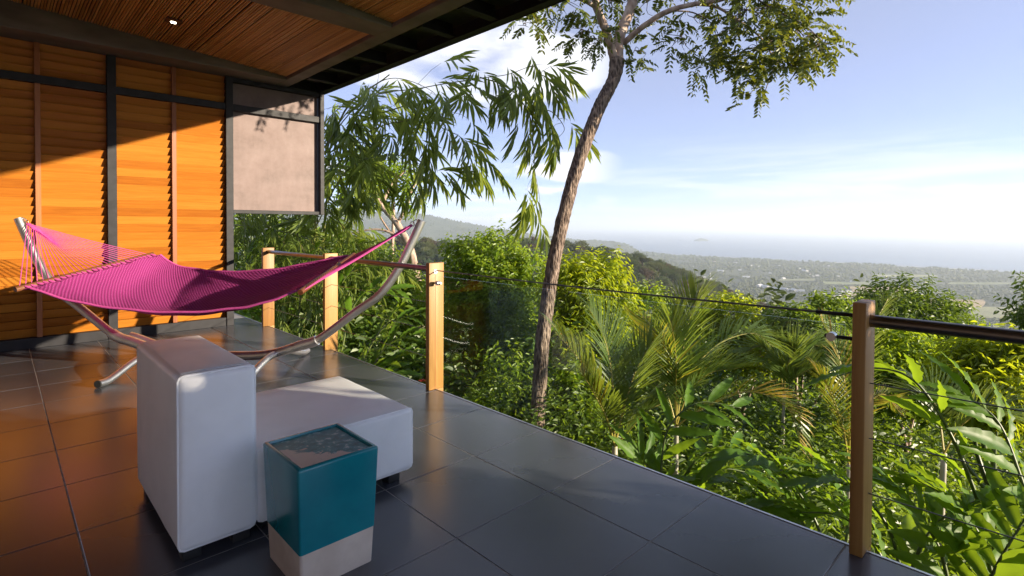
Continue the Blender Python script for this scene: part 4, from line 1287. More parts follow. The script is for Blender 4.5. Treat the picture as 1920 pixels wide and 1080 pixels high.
def ginger(name, base, stems, label, scale=1.0, group='ginger plants around the terrace', seed=2, nleaf=13):
    r = np.random.default_rng(seed)
    root = empty(name, tuple(base)); tag(root, label, 'ginger plant', group)
    for pts in stems:
        P = spline(np.array([at(*q) for q in pts]) - base, 60)
        V, F = tube_vf(P, np.linspace(.014, .004, 60) * scale, 6)
        link('stem', raw_mesh('stem', V, F, M['stem'], smooth=True), root)
        T = nrm(np.gradient(P, axis=0))
        sd = nrm(np.cross(T[40], np.array([0, 0, 1.0]))) if abs(T[40][2]) < .97 else np.array([1.0, 0, 0])
        sd = nrm(sd + r.normal(size=3) * .35)
        for q in range(nleaf):
            u_ = 0.22 + 0.78 * (q + 0.4) / nleaf
            k_ = min(59, int(u_ * 59)); s_ = 1 if q % 2 else -1
            s3 = nrm(sd - T[k_] * np.dot(sd, T[k_]))
            d = T[k_] * (0.50 + 0.5 * u_ ** 3) + s3 * s_ * (0.85 - 0.35 * u_ ** 4) + r.normal(size=3) * .10 + np.array([0, 0, .10])
            nz = np.cross(s3, T[k_]); nz = nz if nz[2] > 0 else -nz
            o = link('leaf', GL[r.integers(6)], root, tuple(P[k_]))
            o.rotation_mode = 'QUATERNION'
            o.rotation_quaternion = basis_quat(d, nz + np.array([0, 0, .25]) + SD * .45 + r.normal(size=3) * .15)
            sc = scale * r.uniform(.75, 1.15) * (1 - 0.35 * u_ ** 4) * (0.75 + 0.25 * min(1, u_ * 2))
            o.scale = (sc, sc, sc)
    return root


ginger('ginger_plant', base_under(1850, 3.4), [
    [(1905, 1160, 3.0), (1850, 985, 3.1), (1785, 820, 3.2), (1715, 715, 3.3), (1640, 690, 3.4), (1570, 705, 3.45)],
    [(1960, 1040, 3.0), (1915, 900, 3.1), (1870, 790, 3.2), (1800, 735, 3.3)],
    [(1870, 1170, 2.8), (1850, 1040, 2.9), (1800, 950, 3.0), (1720, 900, 3.1)],
    [(1820, 1180, 2.7), (1870, 1060, 2.75), (1930, 960, 2.8)]],
    'tall ginger plant with long arching leaves behind the cables right of the post', 1.0, seed=21)
ginger('ginger_plant', base_under(1700, 3.2), [
    [(1790, 1190, 2.9), (1765, 1040, 3.0), (1700, 930, 3.1), (1640, 880, 3.2)],
    [(1690, 1160, 3.0), (1720, 1040, 3.05), (1770, 970, 3.1), (1850, 930, 3.1)],
    [(1700, 1150, 3.1), (1670, 1000, 3.2), (1600, 915, 3.3), (1520, 900, 3.35)],
    [(1680, 1150, 3.2), (1650, 1040, 3.3), (1580, 970, 3.4), (1500, 960, 3.45)]],
    'low ginger plant with broad leaves at the foot of the near wooden post', 0.95, seed=22)
ginger('ginger_plant', base_under(1560, 4.0), [
    [(1560, 1060, 3.5), (1520, 960, 3.6), (1460, 880, 3.7), (1390, 850, 3.75), (1330, 870, 3.8)],
    [(1480, 1040, 3.6), (1450, 960, 3.7), (1380, 905, 3.8), (1290, 900, 3.85)],
    [(1520, 1060, 3.5), (1510, 990, 3.5), (1470, 945, 3.55), (1400, 940, 3.6)],
    [(1580, 1060, 3.6), (1590, 960, 3.65), (1560, 890, 3.7), (1500, 870, 3.75)]],
    'ginger plant arching to the left beyond the deck edge before the near post', 0.9, seed=23)
ginger('ginger_plant', base_under(1250, 4.8), [
    [(1240, 980, 4.4), (1240, 880, 4.5), (1255, 800, 4.55), (1310, 755, 4.6), (1390, 765, 4.6)],
    [(1250, 980, 4.3), (1285, 890, 4.4), (1340, 840, 4.45), (1410, 845, 4.5)],
    [(1235, 980, 4.4), (1215, 900, 4.5), (1195, 840, 4.6)],
    [(1300, 990, 4.2), (1310, 920, 4.2), (1350, 880, 4.25), (1420, 890, 4.3)]],
    'ginger plant in front of the two palms at the middle of the deck edge', 1.0, seed=24, nleaf=11)
ginger('ginger_plant', base_under(700, 7.5), [
    [(680, 770, 6.9), (700, 690, 7.0), (735, 640, 7.1), (795, 625, 7.1)],
    [(690, 760, 6.8), (715, 700, 6.9), (755, 665, 6.9), (800, 665, 6.9)],
    [(670, 740, 7.2), (690, 660, 7.3), (730, 605, 7.4), (785, 590, 7.4)],
    [(660, 740, 6.9), (680, 700, 6.9), (715, 690, 6.8), (760, 705, 6.8)]],
    'sunlit ginger plant between the two middle wooden posts', 1.05, seed=25, nleaf=12)
ginger('ginger_plant', base_under(600, 10.5), [
    [(590, 640, 9.6), (600, 540, 9.7), (640, 470, 9.8), (710, 450, 9.8)],
    [(600, 640, 9.4), (625, 560, 9.4), (665, 505, 9.5), (720, 500, 9.5)],
    [(560, 640, 9.8), (565, 540, 9.9), (590, 470, 10), (640, 440, 10)],
    [(640, 660, 8.8), (660, 580, 8.9), (700, 540, 9.0), (750, 545, 9.0)]],
    'ginger plant growing behind the far section of handrail', 1.25, seed=26, nleaf=12)
ginger('ginger_plant', base_under(470, 11), [
    [(450, 660, 9.9), (455, 560, 10), (470, 470, 10.1), (520, 425, 10.2)],
    [(440, 660, 9.8), (470, 600, 9.9), (500, 570, 10), (540, 580, 10)],
    [(430, 640, 9.7), (440, 600, 9.7), (450, 585, 9.7), (480, 590, 9.7)]],
    'broad leaved ginger plant behind the deck below the weathered panel', 1.35, seed=27, nleaf=11)
bush_tree('leafy_shrub', (4.0, -3.0, float(height(4.0, -3.0)) - .1), [(3.45, -2.8, .8, .6, .6, 1.1), (4.1, -3.2, .9, .6, .7, 1.15), (3.8, -2.6, 1.2, .5, .5, .8), (4.0, -3.0, -.6, 1.0, .8, 1.2)], 1500, 9, .19, M['lf_mid'], M['palebark'],  # unseen shrub, added to keep the low sun off the chair and side table
          'unseen leafy shrub added beside the terrace to shade the chair', 'shrub', seed=40, r0=.04)

# ------------------------------------------------------------------ palms
def frond_mesh(P, lw, r, dens=54, yellow=0.2, vee=0.35):
    """rachis through P, leaflets lw long at the middle"""
    n = len(P); T = nrm(np.gradient(P, axis=0))
    sd = np.cross(T, np.array([0, 0, 1.0])); bad = np.linalg.norm(sd, axis=1) < .25
    sd[bad] = right; sd = nrm(sd)
    # keep a consistent side along the rachis
    for q in range(1, n):
        if np.dot(sd[q], sd[q - 1]) < 0: sd[q] *= -1
    up_ = np.cross(sd, T)
    V0, F0 = tube_vf(P, np.linspace(.011, .003, n), 5, caps=False)
    pos, d, nml, sz, tn = [], [], [], [], []
    for q in range(dens):
        u_ = 0.20 + 0.80 * q / (dens - 1)
        k_ = min(n - 1, int(u_ * (n - 1)))
        for s_ in (-1, 1):
            ln = lw * (0.55 + 0.75 * math.sin(math.pi * min(1, u_ * 0.95)) ** .8) * (0.55 if u_ > .96 else 1) * r.uniform(.9, 1.08)
            dd = T[k_] * (0.55 + 0.7 * u_) + sd[k_] * s_ * (1.0 - 0.55 * u_) + up_[k_] * vee + r.normal(size=3) * .05
            pos.append(P[k_]); d.append(dd); nml.append(up_[k_] + sd[k_] * s_ * -.5); sz.append(ln)
            tn.append(np.clip(r.normal(0.35, .14) + (yellow if u_ < .5 else yellow * 1.6) * r.random(), 0, 1))
    tpl_V = np.array([[-.5, 0, 0], [.5, 0, 0], [-.62, .35, .0], [.62, .35, .0], [-.45, .72, -.05], [.45, .72, -.05], [-.05, 1, -.16], [.05, 1, -.16]]); tpl_V[:, 0] *= 0.030
    tpl = (tpl_V, np.array([[0, 1, 3, 2], [2, 3, 5, 4], [4, 5, 7, 6]]))
    V1, F1, t1 = leaves_vf(tpl, np.array(pos), np.array(d), np.array(nml), np.array(sz), np.array(tn))
    me = raw_mesh('frond', np.concatenate([V0, V1]), np.concatenate([F0, F1 + len(V0)]), M['rachis'], np.concatenate([np.full(len(V0), .9), t1]))
    me.materials.append(M['lf_palm'])
    mi = np.zeros(len(me.polygons), np.int32); mi[len(F0):] = 1
    me.polygons.foreach_set('material_index', mi)
    return me


def palm(name, top, fronds, label, seed, lw, trunk_r=.03, group='young palms beyond the deck'):
    r = np.random.default_rng(seed)
    top = np.asarray(top, float)
    base = top.copy(); base[2] = float(height(top[0], top[1])) - .1
    root = empty(name, tuple(base)); tag(root, label, 'palm', group)
    V, F = tube_vf(spline([[0, 0, 0], (top - base) * .5 + [.02, .02, 0], top - base], 14), np.linspace(trunk_r * 1.4, trunk_r * .8, 14), 10)
    link('trunk', raw_mesh('trunk', V, F, M['palmtrunk'], smooth=True), root)
    for fr in fronds:
        pts, y_ = fr[0], fr[1]
        k_ = fr[2] if len(fr) > 2 else 1.0
        P = spline(np.vstack([top[None], np.array([at(*q) for q in pts])]) - base, 36)
        link('frond', frond_mesh(P, lw * k_, r, yellow=y_), root)
    return root


palm('palm', at(1153, 838, 5.0), [
    ([(1130, 760, 4.95), (1090, 680, 4.9), (1040, 622, 4.8)], .35), ([(1150, 730, 5.1), (1135, 640, 5.2), (1105, 580, 5.3)], .15), ([(1172, 760, 5.1), (1195, 690, 5.2), (1225, 640, 5.3)], .2),
    ([(1185, 800, 4.95), (1215, 770, 4.9), (1252, 752, 4.9)], .2, .8), ([(1140, 790, 4.8), (1110, 730, 4.7), (1085, 690, 4.6)], .5, .8)],
    'young palm with pale crownshaft rising at the deck edge by the leaning trunk', 31, .36)
palm('palm', at(1268, 800, 6.4), [
    ([(1275, 700, 6.4), (1290, 610, 6.5), (1312, 545, 6.6)], .12, 1.1), ([(1262, 710, 6.3), (1240, 640, 6.2), (1205, 590, 6.1)], .7), ([(1285, 720, 6.5), (1340, 650, 6.6), (1410, 625, 6.7), (1450, 650, 6.7)], .2),
    ([(1268, 720, 6.2), (1266, 650, 6.0), (1255, 590, 5.9)], .3), ([(1250, 740, 6.6), (1215, 690, 6.7), (1180, 670, 6.8)], .3), ([(1290, 740, 6.3), (1330, 700, 6.2), (1385, 690, 6.1)], .25),
    ([(1310, 770, 6.1), (1400, 735, 5.9), (1475, 765, 5.7), (1505, 845, 5.6)], 1.3, .75)],
    'larger palm with tall fan of fronds and one browned drooping frond', 32, .42, .035)
palm('palm', at(1592, 870, 4.8), [
    ([(1590, 760, 4.8), (1570, 660, 4.9), (1540, 600, 5.0)], .6, .8), ([(1600, 760, 4.8), (1625, 640, 4.9), (1665, 560, 5.0)], .2, .8), ([(1580, 800, 4.7), (1555, 730, 4.6), (1535, 700, 4.6)], 1.0, .7), ([(1600, 790, 4.7), (1650, 740, 4.7), (1680, 760, 4.7)], 1.1, .6)],
    'slender palm with browned fronds right behind the near wooden post', 33, .30, .022)
palm('palm', at(1470, 740, 9.0), [
    ([(1475, 690, 9), (1500, 650, 9), (1550, 650, 9)], .1), ([(1460, 690, 9), (1430, 650, 9.1), (1400, 660, 9.1)], .1), ([(1475, 690, 8.9), (1490, 660, 8.8), (1480, 640, 8.7)], .1), ([(1490, 710, 8.8), (1530, 690, 8.7), (1560, 720, 8.6)], .2)],
    'dark palm in shade between the larger palm and the near post', 34, .5)
palm('palm', at(1770, 850, 5.2), [
    ([(1800, 800, 5.1), (1850, 770, 5.0), (1905, 790, 4.9)], .1), ([(1760, 780, 5.3), (1740, 740, 5.4), (1700, 740, 5.5)], .1)],
    'grey green palm hidden among the ginger below the bright yellow shrub', 35, .34)

# ------------------------------------------------------------------ bushes and small trees beyond the deck
bush_tree('bright_bush', base_under(920, 12.5), [blob_at(870, 520, 12.5, 42, 66), blob_at(925, 500, 12.5, 62, 60), blob_at(985, 535, 12.2, 46, 56), blob_at(895, 620, 12.0, 62, 80), blob_at(965, 640, 11.6, 60, 80), blob_at(930, 560, 12.0, 66, 66)],
          2300, 8, .13, M['lf_bush'], M['palebark'], 'large rounded yellow-green bush left of the leaning trunk', 'bush', seed=41, r0=.09, up_bias=.9)
bush_tree('bright_bush', base_under(1110, 10.5), [blob_at(1085, 560, 10.2, 50, 60), blob_at(1135, 545, 10.5, 36, 56), blob_at(1100, 640, 10.0, 62, 66), blob_at(1150, 610, 10.4, 36, 60)],
          1200, 8, .17, M['lf_yellow'], M['palebark'], 'bright leafy bush with drooping leaves right of the leaning trunk', 'bush', tpl=T_LONG, droop=.75, seed=42, up_bias=1.0)
bush_tree('leafy_shrub', base_under(960, 8.6), [blob_at(955, 715, 8.7, 36, 46), blob_at(925, 760, 8.4, 36, 36), blob_at(1085, 735, 8.6, 36, 60), blob_at(1100, 800, 8.0, 46, 40)],
          330, 7, .15, M['lf_bush'], M['palebark'], 'light green drooping shrub around the foot of the leaning trunk', 'shrub', tpl=T_LONG, droop=.9, seed=43, up_bias=.8, r0=.03)
bush_tree('leafy_shrub', base_under(1220, 15), [blob_at(1215, 590, 15, 34, 46), blob_at(1180, 660, 14, 50, 50), blob_at(1250, 650, 14.5, 40, 40)],
          700, 7, .17, M['lf_bush'], M['palebark'], 'yellow-green shrub between the bright bush and the palms', 'shrub', seed=44)
bush_tree('leafy_shrub', base_under(1400, 13), [blob_at(1370, 600, 13, 50, 32), blob_at(1425, 655, 12.5, 60, 40), blob_at(1330, 650, 13, 50, 46)],
          900, 7, .15, M['lf_yellow'], M['palebark'], 'yellowish shrub behind the larger palm', 'shrub', seed=45)
bush_tree('leafy_shrub', base_under(1510, 11.5), [blob_at(1500, 622, 11.5, 46, 30), blob_at(1560, 600, 12, 36, 36), blob_at(1530, 660, 11, 60, 40)],
          750, 7, .16, M['lf_mid'], M['palebark'], 'dark glossy shrub left of the near post top', 'shrub', seed=46)
bush_tree('feathery_tree', base_under(1700, 16), [blob_at(1690, 555, 16, 50, 22), blob_at(1650, 585, 15.5, 60, 26), blob_at(1745, 590, 16, 60, 26), blob_at(1720, 640, 15, 90, 40)],
          750, 9, .20, M['lf_dark'], M['bark'], 'dark feathery treetop rising behind the near post', 'tree', tpl=T_LONG, droop=.5, seed=47, up_bias=.3, shell=.3)
bush_tree('feathery_tree', base_under(1800, 17), [blob_at(1795, 585, 17, 16, 22), blob_at(1800, 625, 17, 30, 20)],
          110, 9, .20, M['lf_mid'], M['bark'], 'slim young treetop above the right handrail', 'tree', tpl=T_LONG, droop=.4, seed=48, shell=.2, r0=.03)
bush_tree('feathery_tree', base_under(1960, 12), [blob_at(1960, 575, 12, 40, 46), blob_at(1980, 640, 12, 50, 50)],
          260, 9, .18, M['lf_dark'], M['bark'], 'dark branch tips at the right border above the handrail', 'tree', tpl=T_LONG, droop=.4, seed=49, shell=.3)
bush_tree('leafy_shrub', base_under(1690, 9.5), [blob_at(1690, 660, 9.5, 50, 34), blob_at(1740, 720, 9, 60, 50), blob_at(1660, 720, 9, 50, 50)],
          800, 7, .13, M['lf_bush'], M['palebark'], 'yellow-green shrub directly behind the near post', 'shrub', seed=50)
bush_tree('yellow_shrub', base_under(1850, 7.6), [blob_at(1800, 715, 7.6, 34, 50), blob_at(1850, 690, 7.6, 36, 50), blob_at(1905, 700, 7.4, 36, 56), blob_at(1860, 760, 7.2, 70, 50)],
          520, 9, .19, M['lf_yellow'], M['stem'], 'glowing yellow shrub with hanging leaves under the right handrail', 'shrub', tpl=T_LONG, droop=1.0, seed=51, up_bias=1.3, slen=1.8)
bush_tree('leafy_shrub', base_under(560, 14), [blob_at(480, 480, 14, 70, 80), blob_at(590, 500, 14, 80, 90), blob_at(690, 540, 14, 70, 80), blob_at(560, 580, 13, 110, 70)],
          1500, 7, .2, M['lf_mid'], M['palebark'], 'dense green bush behind the bamboo and far posts', 'bush', seed=52)
bush_tree('leafy_shrub', base_under(760, 14), [blob_at(760, 560, 14, 50, 40), blob_at(720, 620, 13, 60, 60), blob_at(800, 620, 13, 50, 60), blob_at(780, 690, 12, 60, 50)],
          1100, 7, .15, M['lf_bush'], M['palebark'], 'sunlit bush behind the handrail left of the middle post', 'bush', seed=53)

# slender pale trees on the left
def slender(name, trunk_pts, r0, blobs, n, leaf, mat, label, seed, extra=()):
    r = np.random.default_rng(seed)
    base = at(*trunk_pts[0]); base[2] = float(height(base[0], base[1])) - .2
    root = empty(name, tuple(base)); tag(root, label, 'tree', 'slender trees left of the middle post')
    P = np.vstack([base[None], np.array([at(*q) for q in trunk_pts])]) - base
    V, F = tube_vf(spline(P, 50), np.linspace(r0 * 1.2, r0 * .35, 50), 10, rough=.08, seed=seed)
    link('trunk', raw_mesh('trunk', V, F, M['palebark'], smooth=True), root)
    for e in extra:
        Q = np.array([at(*q) for q in e]) - base
        V, F = tube_vf(spline(Q, 20), np.linspace(r0 * .45, r0 * .12, 20), 7, rough=.08, seed=seed)
        link('limb', raw_mesh('limb', V, F, M['palebark'], smooth=True), root)
    bl = [(q[0] - base[0], q[1] - base[1], q[2] - base[2], q[3], q[4], q[5]) for q in blobs]
    Pp, D = blob_points(bl, n, r, .2)
    V, F, t = shoots(Pp, D + np.array([0, 0, .4]), 7, leaf * 2, leaf, T_OVAL, .3, r)
    link('crown', raw_mesh('crown', V, F, mat, t), root)
    return root


slender('slender_tree', [(788, 600, 15), (784, 540, 15), (770, 470, 15), (745, 420, 15), (715, 385, 15), (690, 345, 15), (660, 300, 15)], .13,
        [blob_at(690, 320, 15, 50, 30), blob_at(745, 345, 15.5, 40, 26), blob_at(650, 350, 15, 40, 40), blob_at(770, 375, 15, 18, 18)], 330, .15, M['lf_bush'],
        'pale leaning tree with thin branches crossing behind the stand tip', 61,
        extra=[[(770, 470, 15), (740, 440, 15), (700, 430, 15), (650, 440, 15)], [(745, 420, 15), (765, 380, 15.2), (775, 350, 15.4), (800, 330, 15.5)], [(715, 385, 15), (735, 345, 15), (760, 320, 15)], [(776, 490, 15), (740, 500, 15), (700, 490, 15)], [(690, 345, 15), (660, 360, 15), (630, 400, 15)]])
slender('slender_tree', [(733, 600, 16), (732, 540, 16), (735, 470, 16), (738, 400, 16), (735, 350, 16)], .085,
        [blob_at(735, 330, 16, 36, 26), blob_at(710, 370, 16, 26, 20)], 150, .15, M['lf_mid'],
        'straight thin tree standing just left of the leaning pale one', 62, extra=[[(735, 440, 16), (715, 410, 16), (700, 370, 16)], [(784, 600, 16), (778, 540, 16), (765, 520, 16), (750, 505, 16)]])

# red flower by the middle post
fp = at(793, 716, 5.4)
fl = empty('red_flower_plant', (fp[0], fp[1], fp[2] - .5)); tag(fl, 'small plant with one red flower beside the foot of the middle post', 'flower')
V, F = tube_vf([[0, 0, -.6], [0, .01, .2], [0, 0, .5]], [.006, .005, .004], 5); link('stem', raw_mesh('stem', V, F, M['stem']), fl)
V, F, t = leaves_vf(T_OVAL, np.repeat([[0, 0, .5]], 7, 0), np.array([[math.cos(q), math.sin(q), .5] for q in np.linspace(0, 5.4, 7)]), np.repeat([[0, 0, 1.0]], 7, 0), .05, np.zeros(7))
link('petals', raw_mesh('petals', V, F, simple('red_petal', [(0.3, (.5, .03, .01)), (.7, (.65, .07, .02))], nscale=8)), fl)
V, F, t = leaves_vf(T_LONG, np.array([[0, 0, .1 * q] for q in range(6)]), np.array([[math.cos(q * 2.4), math.sin(q * 2.4), .5] for q in range(6)]), np.repeat([[0, 0, 1.0]], 6, 0), .16, np.linspace(.2, .8, 6))
link('foliage', raw_mesh('foliage', V, F, M['lf_bush'], t), fl)

# undergrowth on the slope: one mass
r_ = np.random.default_rng(71)
def under(n, dmin, dmax, pxmin, pxmax, hmax, leaf, mat, nl=6, tpl=T_OVAL, droop=.4, pw=1.0):
    d_ = dmin + (dmax - dmin) * r_.random(n) ** pw
    px = r_.uniform(pxmin, pxmax, n)
    P = CAM + fwd * d_[:, None] + right * ((px - CX) / FPX * d_)[:, None]
    ok = P[:, 0] > EDGE + .35
    P = P[ok]
    clump = 0.5 + 0.5 * vnoise(P[:, 0], P[:, 1], 1.1, 4)
    P[:, 2] = height(P[:, 0], P[:, 1]) + hmax * r_.random(len(P)) * (0.35 + 0.65 * clump)
    V, F, t = shoots(P, rand_dirs(len(P), r_) * .5 + np.array([0, 0, 1.0]), nl, leaf * 2, leaf, tpl, droop, r_)
    tag(link('undergrowth', raw_mesh('undergrowth', V, F, mat, t)), kind='stuff')
under(6500, 3.0, 9.0, 700, 2500, 1.7, .13, M['lf_mid'])
under(2600, 3.6, 9.0, 820, 2400, 2.0, .12, M['lf_mid'], tpl=T_LONG)
under(7000, 8.0, 26.0, 380, 2100, 2.6, .20, M['lf_dark'])
under(4000, 9.0, 30.0, 380, 2100, 3.4, .22, M['lf_mid'])
under(11000, 22.0, 120.0, 380, 2050, 7.0, .55, M['lf_far'], pw=1.3)
for o in list(C.objects):
    if o.name.startswith('undergrowth'): o['label'] = 'dense mixed undergrowth covering the slope below the deck'; o['category'] = 'undergrowth'

# ------------------------------------------------------------------ rainforest on the spur: trees of three kinds
def far_crown(seed, mat, spread, flat, n=230):
    r = np.random.default_rng(seed)
    bl = [(0, 0, .55, .7, .7, .5 * flat)]
    for q in range(6):
        a_ = q * 1.05 + r.uniform(0, .5)
        bl.append((spread * math.cos(a_), spread * math.sin(a_), r.uniform(.25, .75), r.uniform(.35, .55), r.uniform(.35, .55), r.uniform(.3, .45) * flat))
    P, D = blob_points(bl, n, r, .75)
    V, F, t = shoots(P, D + np.array([0, 0, .5]), 6, .16, .17, T_OVAL, .3, r, tint_base=np.clip(r.uniform(0, .4, n) + .2 * P[:, 2], 0, .8))
    return raw_mesh('crown', V, F, mat, t)


def far_trunk(h):
    V, F = join_vf([tube_vf([[0, 0, -h - .4], [.03, .02, -h * .4], [0, 0, .3]], [.07, .05, .035], 6)] + [tube_vf([[0, 0, -.15], [.25 * math.cos(q), .25 * math.sin(q), .2], [.5 * math.cos(q), .5 * math.sin(q), .45]], [.035, .025, .01], 5) for q in (0.3, 2.2, 4.4)])
    return raw_mesh('trunk', V, F, M['palebark'], smooth=True)


KIND = [('rainforest_tree', 'round dark green rainforest tree on the distant spur', M['lf_far'], .55, 1.0, 1.0),
        ('rainforest_tree', 'lighter olive rainforest tree on the distant spur', M['lf_far2'], .6, .9, 1.1),
        ('rainforest_tree', 'reddish brown rainforest tree on the distant spur', M['lf_far3'], .5, .9, .9),
        ('emergent_tree', 'tall tree with bare pale trunk standing above the left shoulder', M['lf_far'], .6, .75, 2.6)]
CR = [[far_crown(100 + 10 * k + q, kk[2], kk[3], kk[4]) for q in range(3)] for k, kk in enumerate(KIND)]
TRU = [far_trunk(kk[5]) for kk in KIND]
r_ = np.random.default_rng(77)
cand = []
for _ in range(9000):
    d_ = 150 + 800 * r_.random() ** 0.8
    px = r_.uniform(420, 1720)
    l_ = (px - CX) / FPX * d_
    x_, y_ = plan(d_, l_)
    z_ = float(height(x_, y_))
    py = 423 + (1.38 - z_ - 9) / d_ * FPX
    if py > 650: continue
    cand.append((d_, px, py, x_, y_, z_))
cand.sort()
# keep trees apart
grid = {}
keep = []
for c_ in cand:
    key = (int(c_[3] // 8.5), int(c_[4] // 8.5))
    if any((key[0] + a_, key[1] + b_) in grid for a_ in (0,) for b_ in (0,)): continue
    grid[key] = 1; keep.append(c_)
# what the trees in front leave in view: coarse horizon per column, near to far
hor = {}
vis, rest = [], []
for c_ in keep:
    col = int(c_[1] // 12)
    top = c_[2] - 4
    seen = any(top < hor.get(col + k, 2000) - 1.5 for k in (-1, 0, 1))
    sky_y = float(np.interp(c_[1], [740, 800, 840, 870, 990, 1010, 1040, 1080, 1170, 1180, 1230, 1330, 1400, 1480, 1560, 1700], [480, 490, 455, 445, 475, 495, 500, 490, 530, 570, 570, 570, 605, 605, 580, 570]))
    if seen and len(vis) < 295 and 740 < c_[1] < 1700 and top < sky_y: vis.append(c_)
    else: rest.append(c_)
    for k in (-1, 0, 1): hor[col + k] = min(hor.get(col + k, 2000), c_[2] + 4)
for d_, px, py, x_, y_, z_ in vis:
    k = r_.choice(3, p=[.58, .32, .10])
    h_ = r_.uniform(4.4, 7.2)
    if d_ < 420 and px < 860 and r_.random() < .4: k = 3; h_ = r_.uniform(3.6, 5.0)
    kk = KIND[k]
    o = empty(kk[0], (x_, y_, z_)); tag(o, kk[1], 'tree', 'trees on the forested spur')
    for nm, me in (('trunk', TRU[k]), ('crown', CR[k][r_.integers(3)])):
        c_ = link(nm, me, o, (0, 0, kk[5] * h_)); c_.scale = (h_ * r_.uniform(.9, 1.15), h_ * r_.uniform(.9, 1.15), h_)
        if nm == 'crown': c_.rotation_euler = (0, 0, r_.uniform(0, 6.28))
# the remaining trees of the spur read as one mass
def mass(name, P, size, mat, leafn, r, label):
    """rough little crowns: bumpy domes"""
    k_, rings = 7, [(0, .0), (.75, -.15), (1.0, .25), (.78, .68), (.35, .95), (0.02, 1.02)][1:]
    V, F, T = [], [], []
    tv_ = []
    a_ = np.linspace(0, 2 * math.pi, k_, endpoint=False)
    for rad, zz in rings:
        for q in a_: tv_.append((rad * math.cos(q), rad * math.sin(q), zz))
    tv_ = np.array(tv_); m_ = len(tv_); nr_ = len(rings)
    f_ = np.array([[q * k_ + w_, q * k_ + (w_ + 1) % k_, (q + 1) * k_ + (w_ + 1) % k_, (q + 1) * k_ + w_] for q in range(nr_ - 1) for w_ in range(k_)])
    N = len(P)
    jit = 1 + r.normal(size=(N, m_, 1)) * .16
    rot = r.uniform(0, 6.28, N); cs, sn = np.cos(rot)[:, None], np.sin(rot)[:, None]
    B = tv_[None] * jit
    Bx = B[..., 0] * cs - B[..., 1] * sn; By = B[..., 0] * sn + B[..., 1] * cs
    B = np.stack([Bx, By, B[..., 2] * 1.05], -1) * size[:, None, None] + P[:, None, :]
    FF = f_[None] + (np.arange(N) * m_)[:, None, None]
    t = np.repeat(np.clip(r.uniform(0, .9, N), 0, 1), m_)
    tag(link(name, raw_mesh(name, B.reshape(-1, 3), FF.reshape(-1, 4), mat, t)), label, 'forest', kind='stuff')

rp = np.array([(c_[3], c_[4], c_[5] + 2.5) for c_ in rest])
mass('forest', rp, r_.uniform(4.2, 7.2, len(rp)), M['lf_far'], 0, r_, 'closed rainforest canopy on the spur and shoulder')

# woods, hedges and gardens on the coastal plain and the far hills
def in_field(px, py):
    return any(f_[0] - 3 < px < f_[1] + 3 and f_[2] - 1 < py < f_[3] + 1 for f_ in FIELDS)
n = 26000
d_ = 900 * (6200 / 900) ** r_.random(n)
px = r_.uniform(700, 1960, n)
l_ = (px - CX) / FPX * d_
x_, y_ = plan(d_, l_)
z_ = height(x_, y_)
py = 423 + (1.38 - z_) / d_ * FPX
dens = vnoise(x_, y_, 170, 6) + .7 * vnoise(x_, y_, 55, 8)
ok = (z_ > -248.5) & (dens > -.62) & (py < 660)
ok &= ~np.array([in_field(a_, b_) for a_, b_ in zip(px, py)])
x_, y_, z_, d_ = x_[ok], y_[ok], z_[ok], d_[ok]
mass('forest', np.stack([x_, y_, z_ + .5], -1), r_.uniform(3.2, 7.5, len(x_)) * (1 + .25 * (d_ > 3000)), M['lf_far2'], 0, r_, 'hazy patchwork of woods and hedges on the coastal plain')

# ------------------------------------------------------------------ houses and a mast on the plain
def house_mesh(w_, l_, h_, wallm, roofm):
    x, y, e = w_ / 2, l_ / 2, 0.6
    V = [(-x, -y, 0), (x, -y, 0), (x, y, 0), (-x, y, 0), (-x, -y, h_), (x, -y, h_), (x, y, h_), (-x, y, h_), (0, -y, h_ * 1.55), (0, y, h_ * 1.55),
         (-x - e, -y - e, h_ * .95), (0, -y - e, h_ * 1.62), (x + e, -y - e, h_ * .95), (-x - e, y + e, h_ * .95), (0, y + e, h_ * 1.62), (x + e, y + e, h_ * .95)]
    F = [(0, 1, 5, 4), (1, 2, 6, 5), (2, 3, 7, 6), (3, 0, 4, 7), (4, 5, 8), (6, 7, 9), (10, 11, 14, 13), (11, 12, 15, 14)]
    me = bpy.data.meshes.new('house'); me.from_pydata(V, [], F); me.materials.append(wallm); me.materials.append(roofm)
    for p_ in me.polygons: p_.material_index = 1 if p_.index >= 6 else 0
    return me


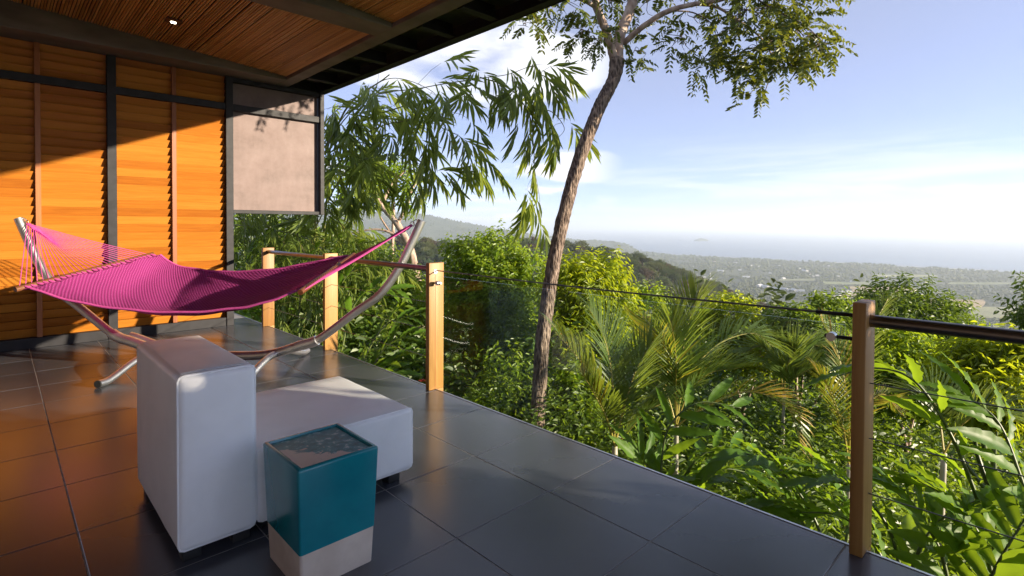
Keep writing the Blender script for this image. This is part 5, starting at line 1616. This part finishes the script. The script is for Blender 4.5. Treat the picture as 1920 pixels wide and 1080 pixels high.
wm = simple('white_house_wall', [(0.3, (.50, .48, .45)), (.7, (.64, .62, .59))], nscale=.2, rough=.7)
rm1 = simple('pale_metal_roof', [(0.3, (.42, .42, .42)), (.7, (.56, .56, .55))], nscale=.2, rough=.4)
rm2 = simple('rusty_roof', [(0.3, (.30, .14, .09)), (.7, (.42, .22, .15))], nscale=.2, rough=.7)
HM_ = [house_mesh(11, 16, 5, wm, rm1), house_mesh(14, 34, 6, wm, rm1), house_mesh(9, 12, 4.5, wm, rm2)]
spots = [(1272, 517), (1283, 514), (1320, 521), (1326, 524), (1333, 523), (1352, 508), (1388, 506), (1410, 497), (1424, 499), (1425, 537), (1436, 539), (1447, 541), (1456, 541), (1468, 543), (1480, 544), (1491, 545), (1502, 546),
         (1520, 513), (1526, 517), (1533, 516), (1510, 507), (1546, 552), (1560, 553), (1573, 554), (1538, 551), (1588, 549), (1598, 527), (1573, 517), (1500, 502), (1462, 497), (1380, 492), (1340, 490), (1470, 521), (1612, 541), (1660, 524), (1400, 520), (1445, 512), (1300, 500), (1490, 490), (1555, 497)]
for q, (px, py) in enumerate(spots):
    dd = 246.5 * FPX / (py - 423.0)
    X_, Y_ = plan(dd, (px - CX) / FPX * dd)
    k = 1 if 1420 < px < 1510 and 535 < py < 550 else (1 if q % 5 == 0 else (2 if q % 7 == 3 else 0))
    o = link('house', HM_[k], None, (X_, Y_, float(height(X_, Y_)) + 2.0))
    o.rotation_euler = (0, 0, r_.uniform(0, 3.14)); s_ = r_.uniform(.7, 1.15); o.scale = (s_, s_, s_)
    tag(o, ['small white house among the trees of the coastal plain', 'long pale roofed building on the coastal plain', 'small rusty roofed house among the trees of the coastal plain'][k], 'house', 'buildings on the coastal plain')
dd = 246.5 * FPX / (530 - 423.0); X_, Y_ = plan(dd, (1333 - CX) / FPX * dd)
ms_ = empty('radio_mast', (X_, Y_, float(height(X_, Y_)))); tag(ms_, 'thin white radio mast above the town on the plain', 'mast')
V, F = tube_vf([[0, 0, 0], [0, 0, 24], [0, 0, 48]], [1.4, 1.0, .5], 6); link('pole', raw_mesh('pole', V, F, wm), ms_)
V, F = join_vf([box_vf(-2.2, 2.2, -.4, .4, 36 + q * 5, 38.5 + q * 5) for q in range(2)]); link('antenna', raw_mesh('antenna', V, F, wm), ms_)

# ------------------------------------------------------------------ haze: one closed box of even air
hz = link('haze', raw_mesh('haze', *box_vf(-64000, 64000, -64000, 64000, -330, 230)))
tag(hz, 'thin pale sea haze over the plain', 'haze', kind='stuff')
m = bpy.data.materials.new('sea_haze'); m.use_nodes = True
nt = m.node_tree
for n_ in list(nt.nodes):
    if n_.type == 'BSDF_PRINCIPLED': nt.nodes.remove(n_)
pv = nt.nodes.new('ShaderNodeVolumePrincipled')
pv.inputs['Color'].default_value = (0.80, 0.90, 1.0, 1)
pv.inputs['Density'].default_value = 0.0001
pv.inputs['Anisotropy'].default_value = 0.25
nt.links.new(pv.outputs[0], nt.nodes['Material Output'].inputs['Volume'])
hz.data.materials.append(m)
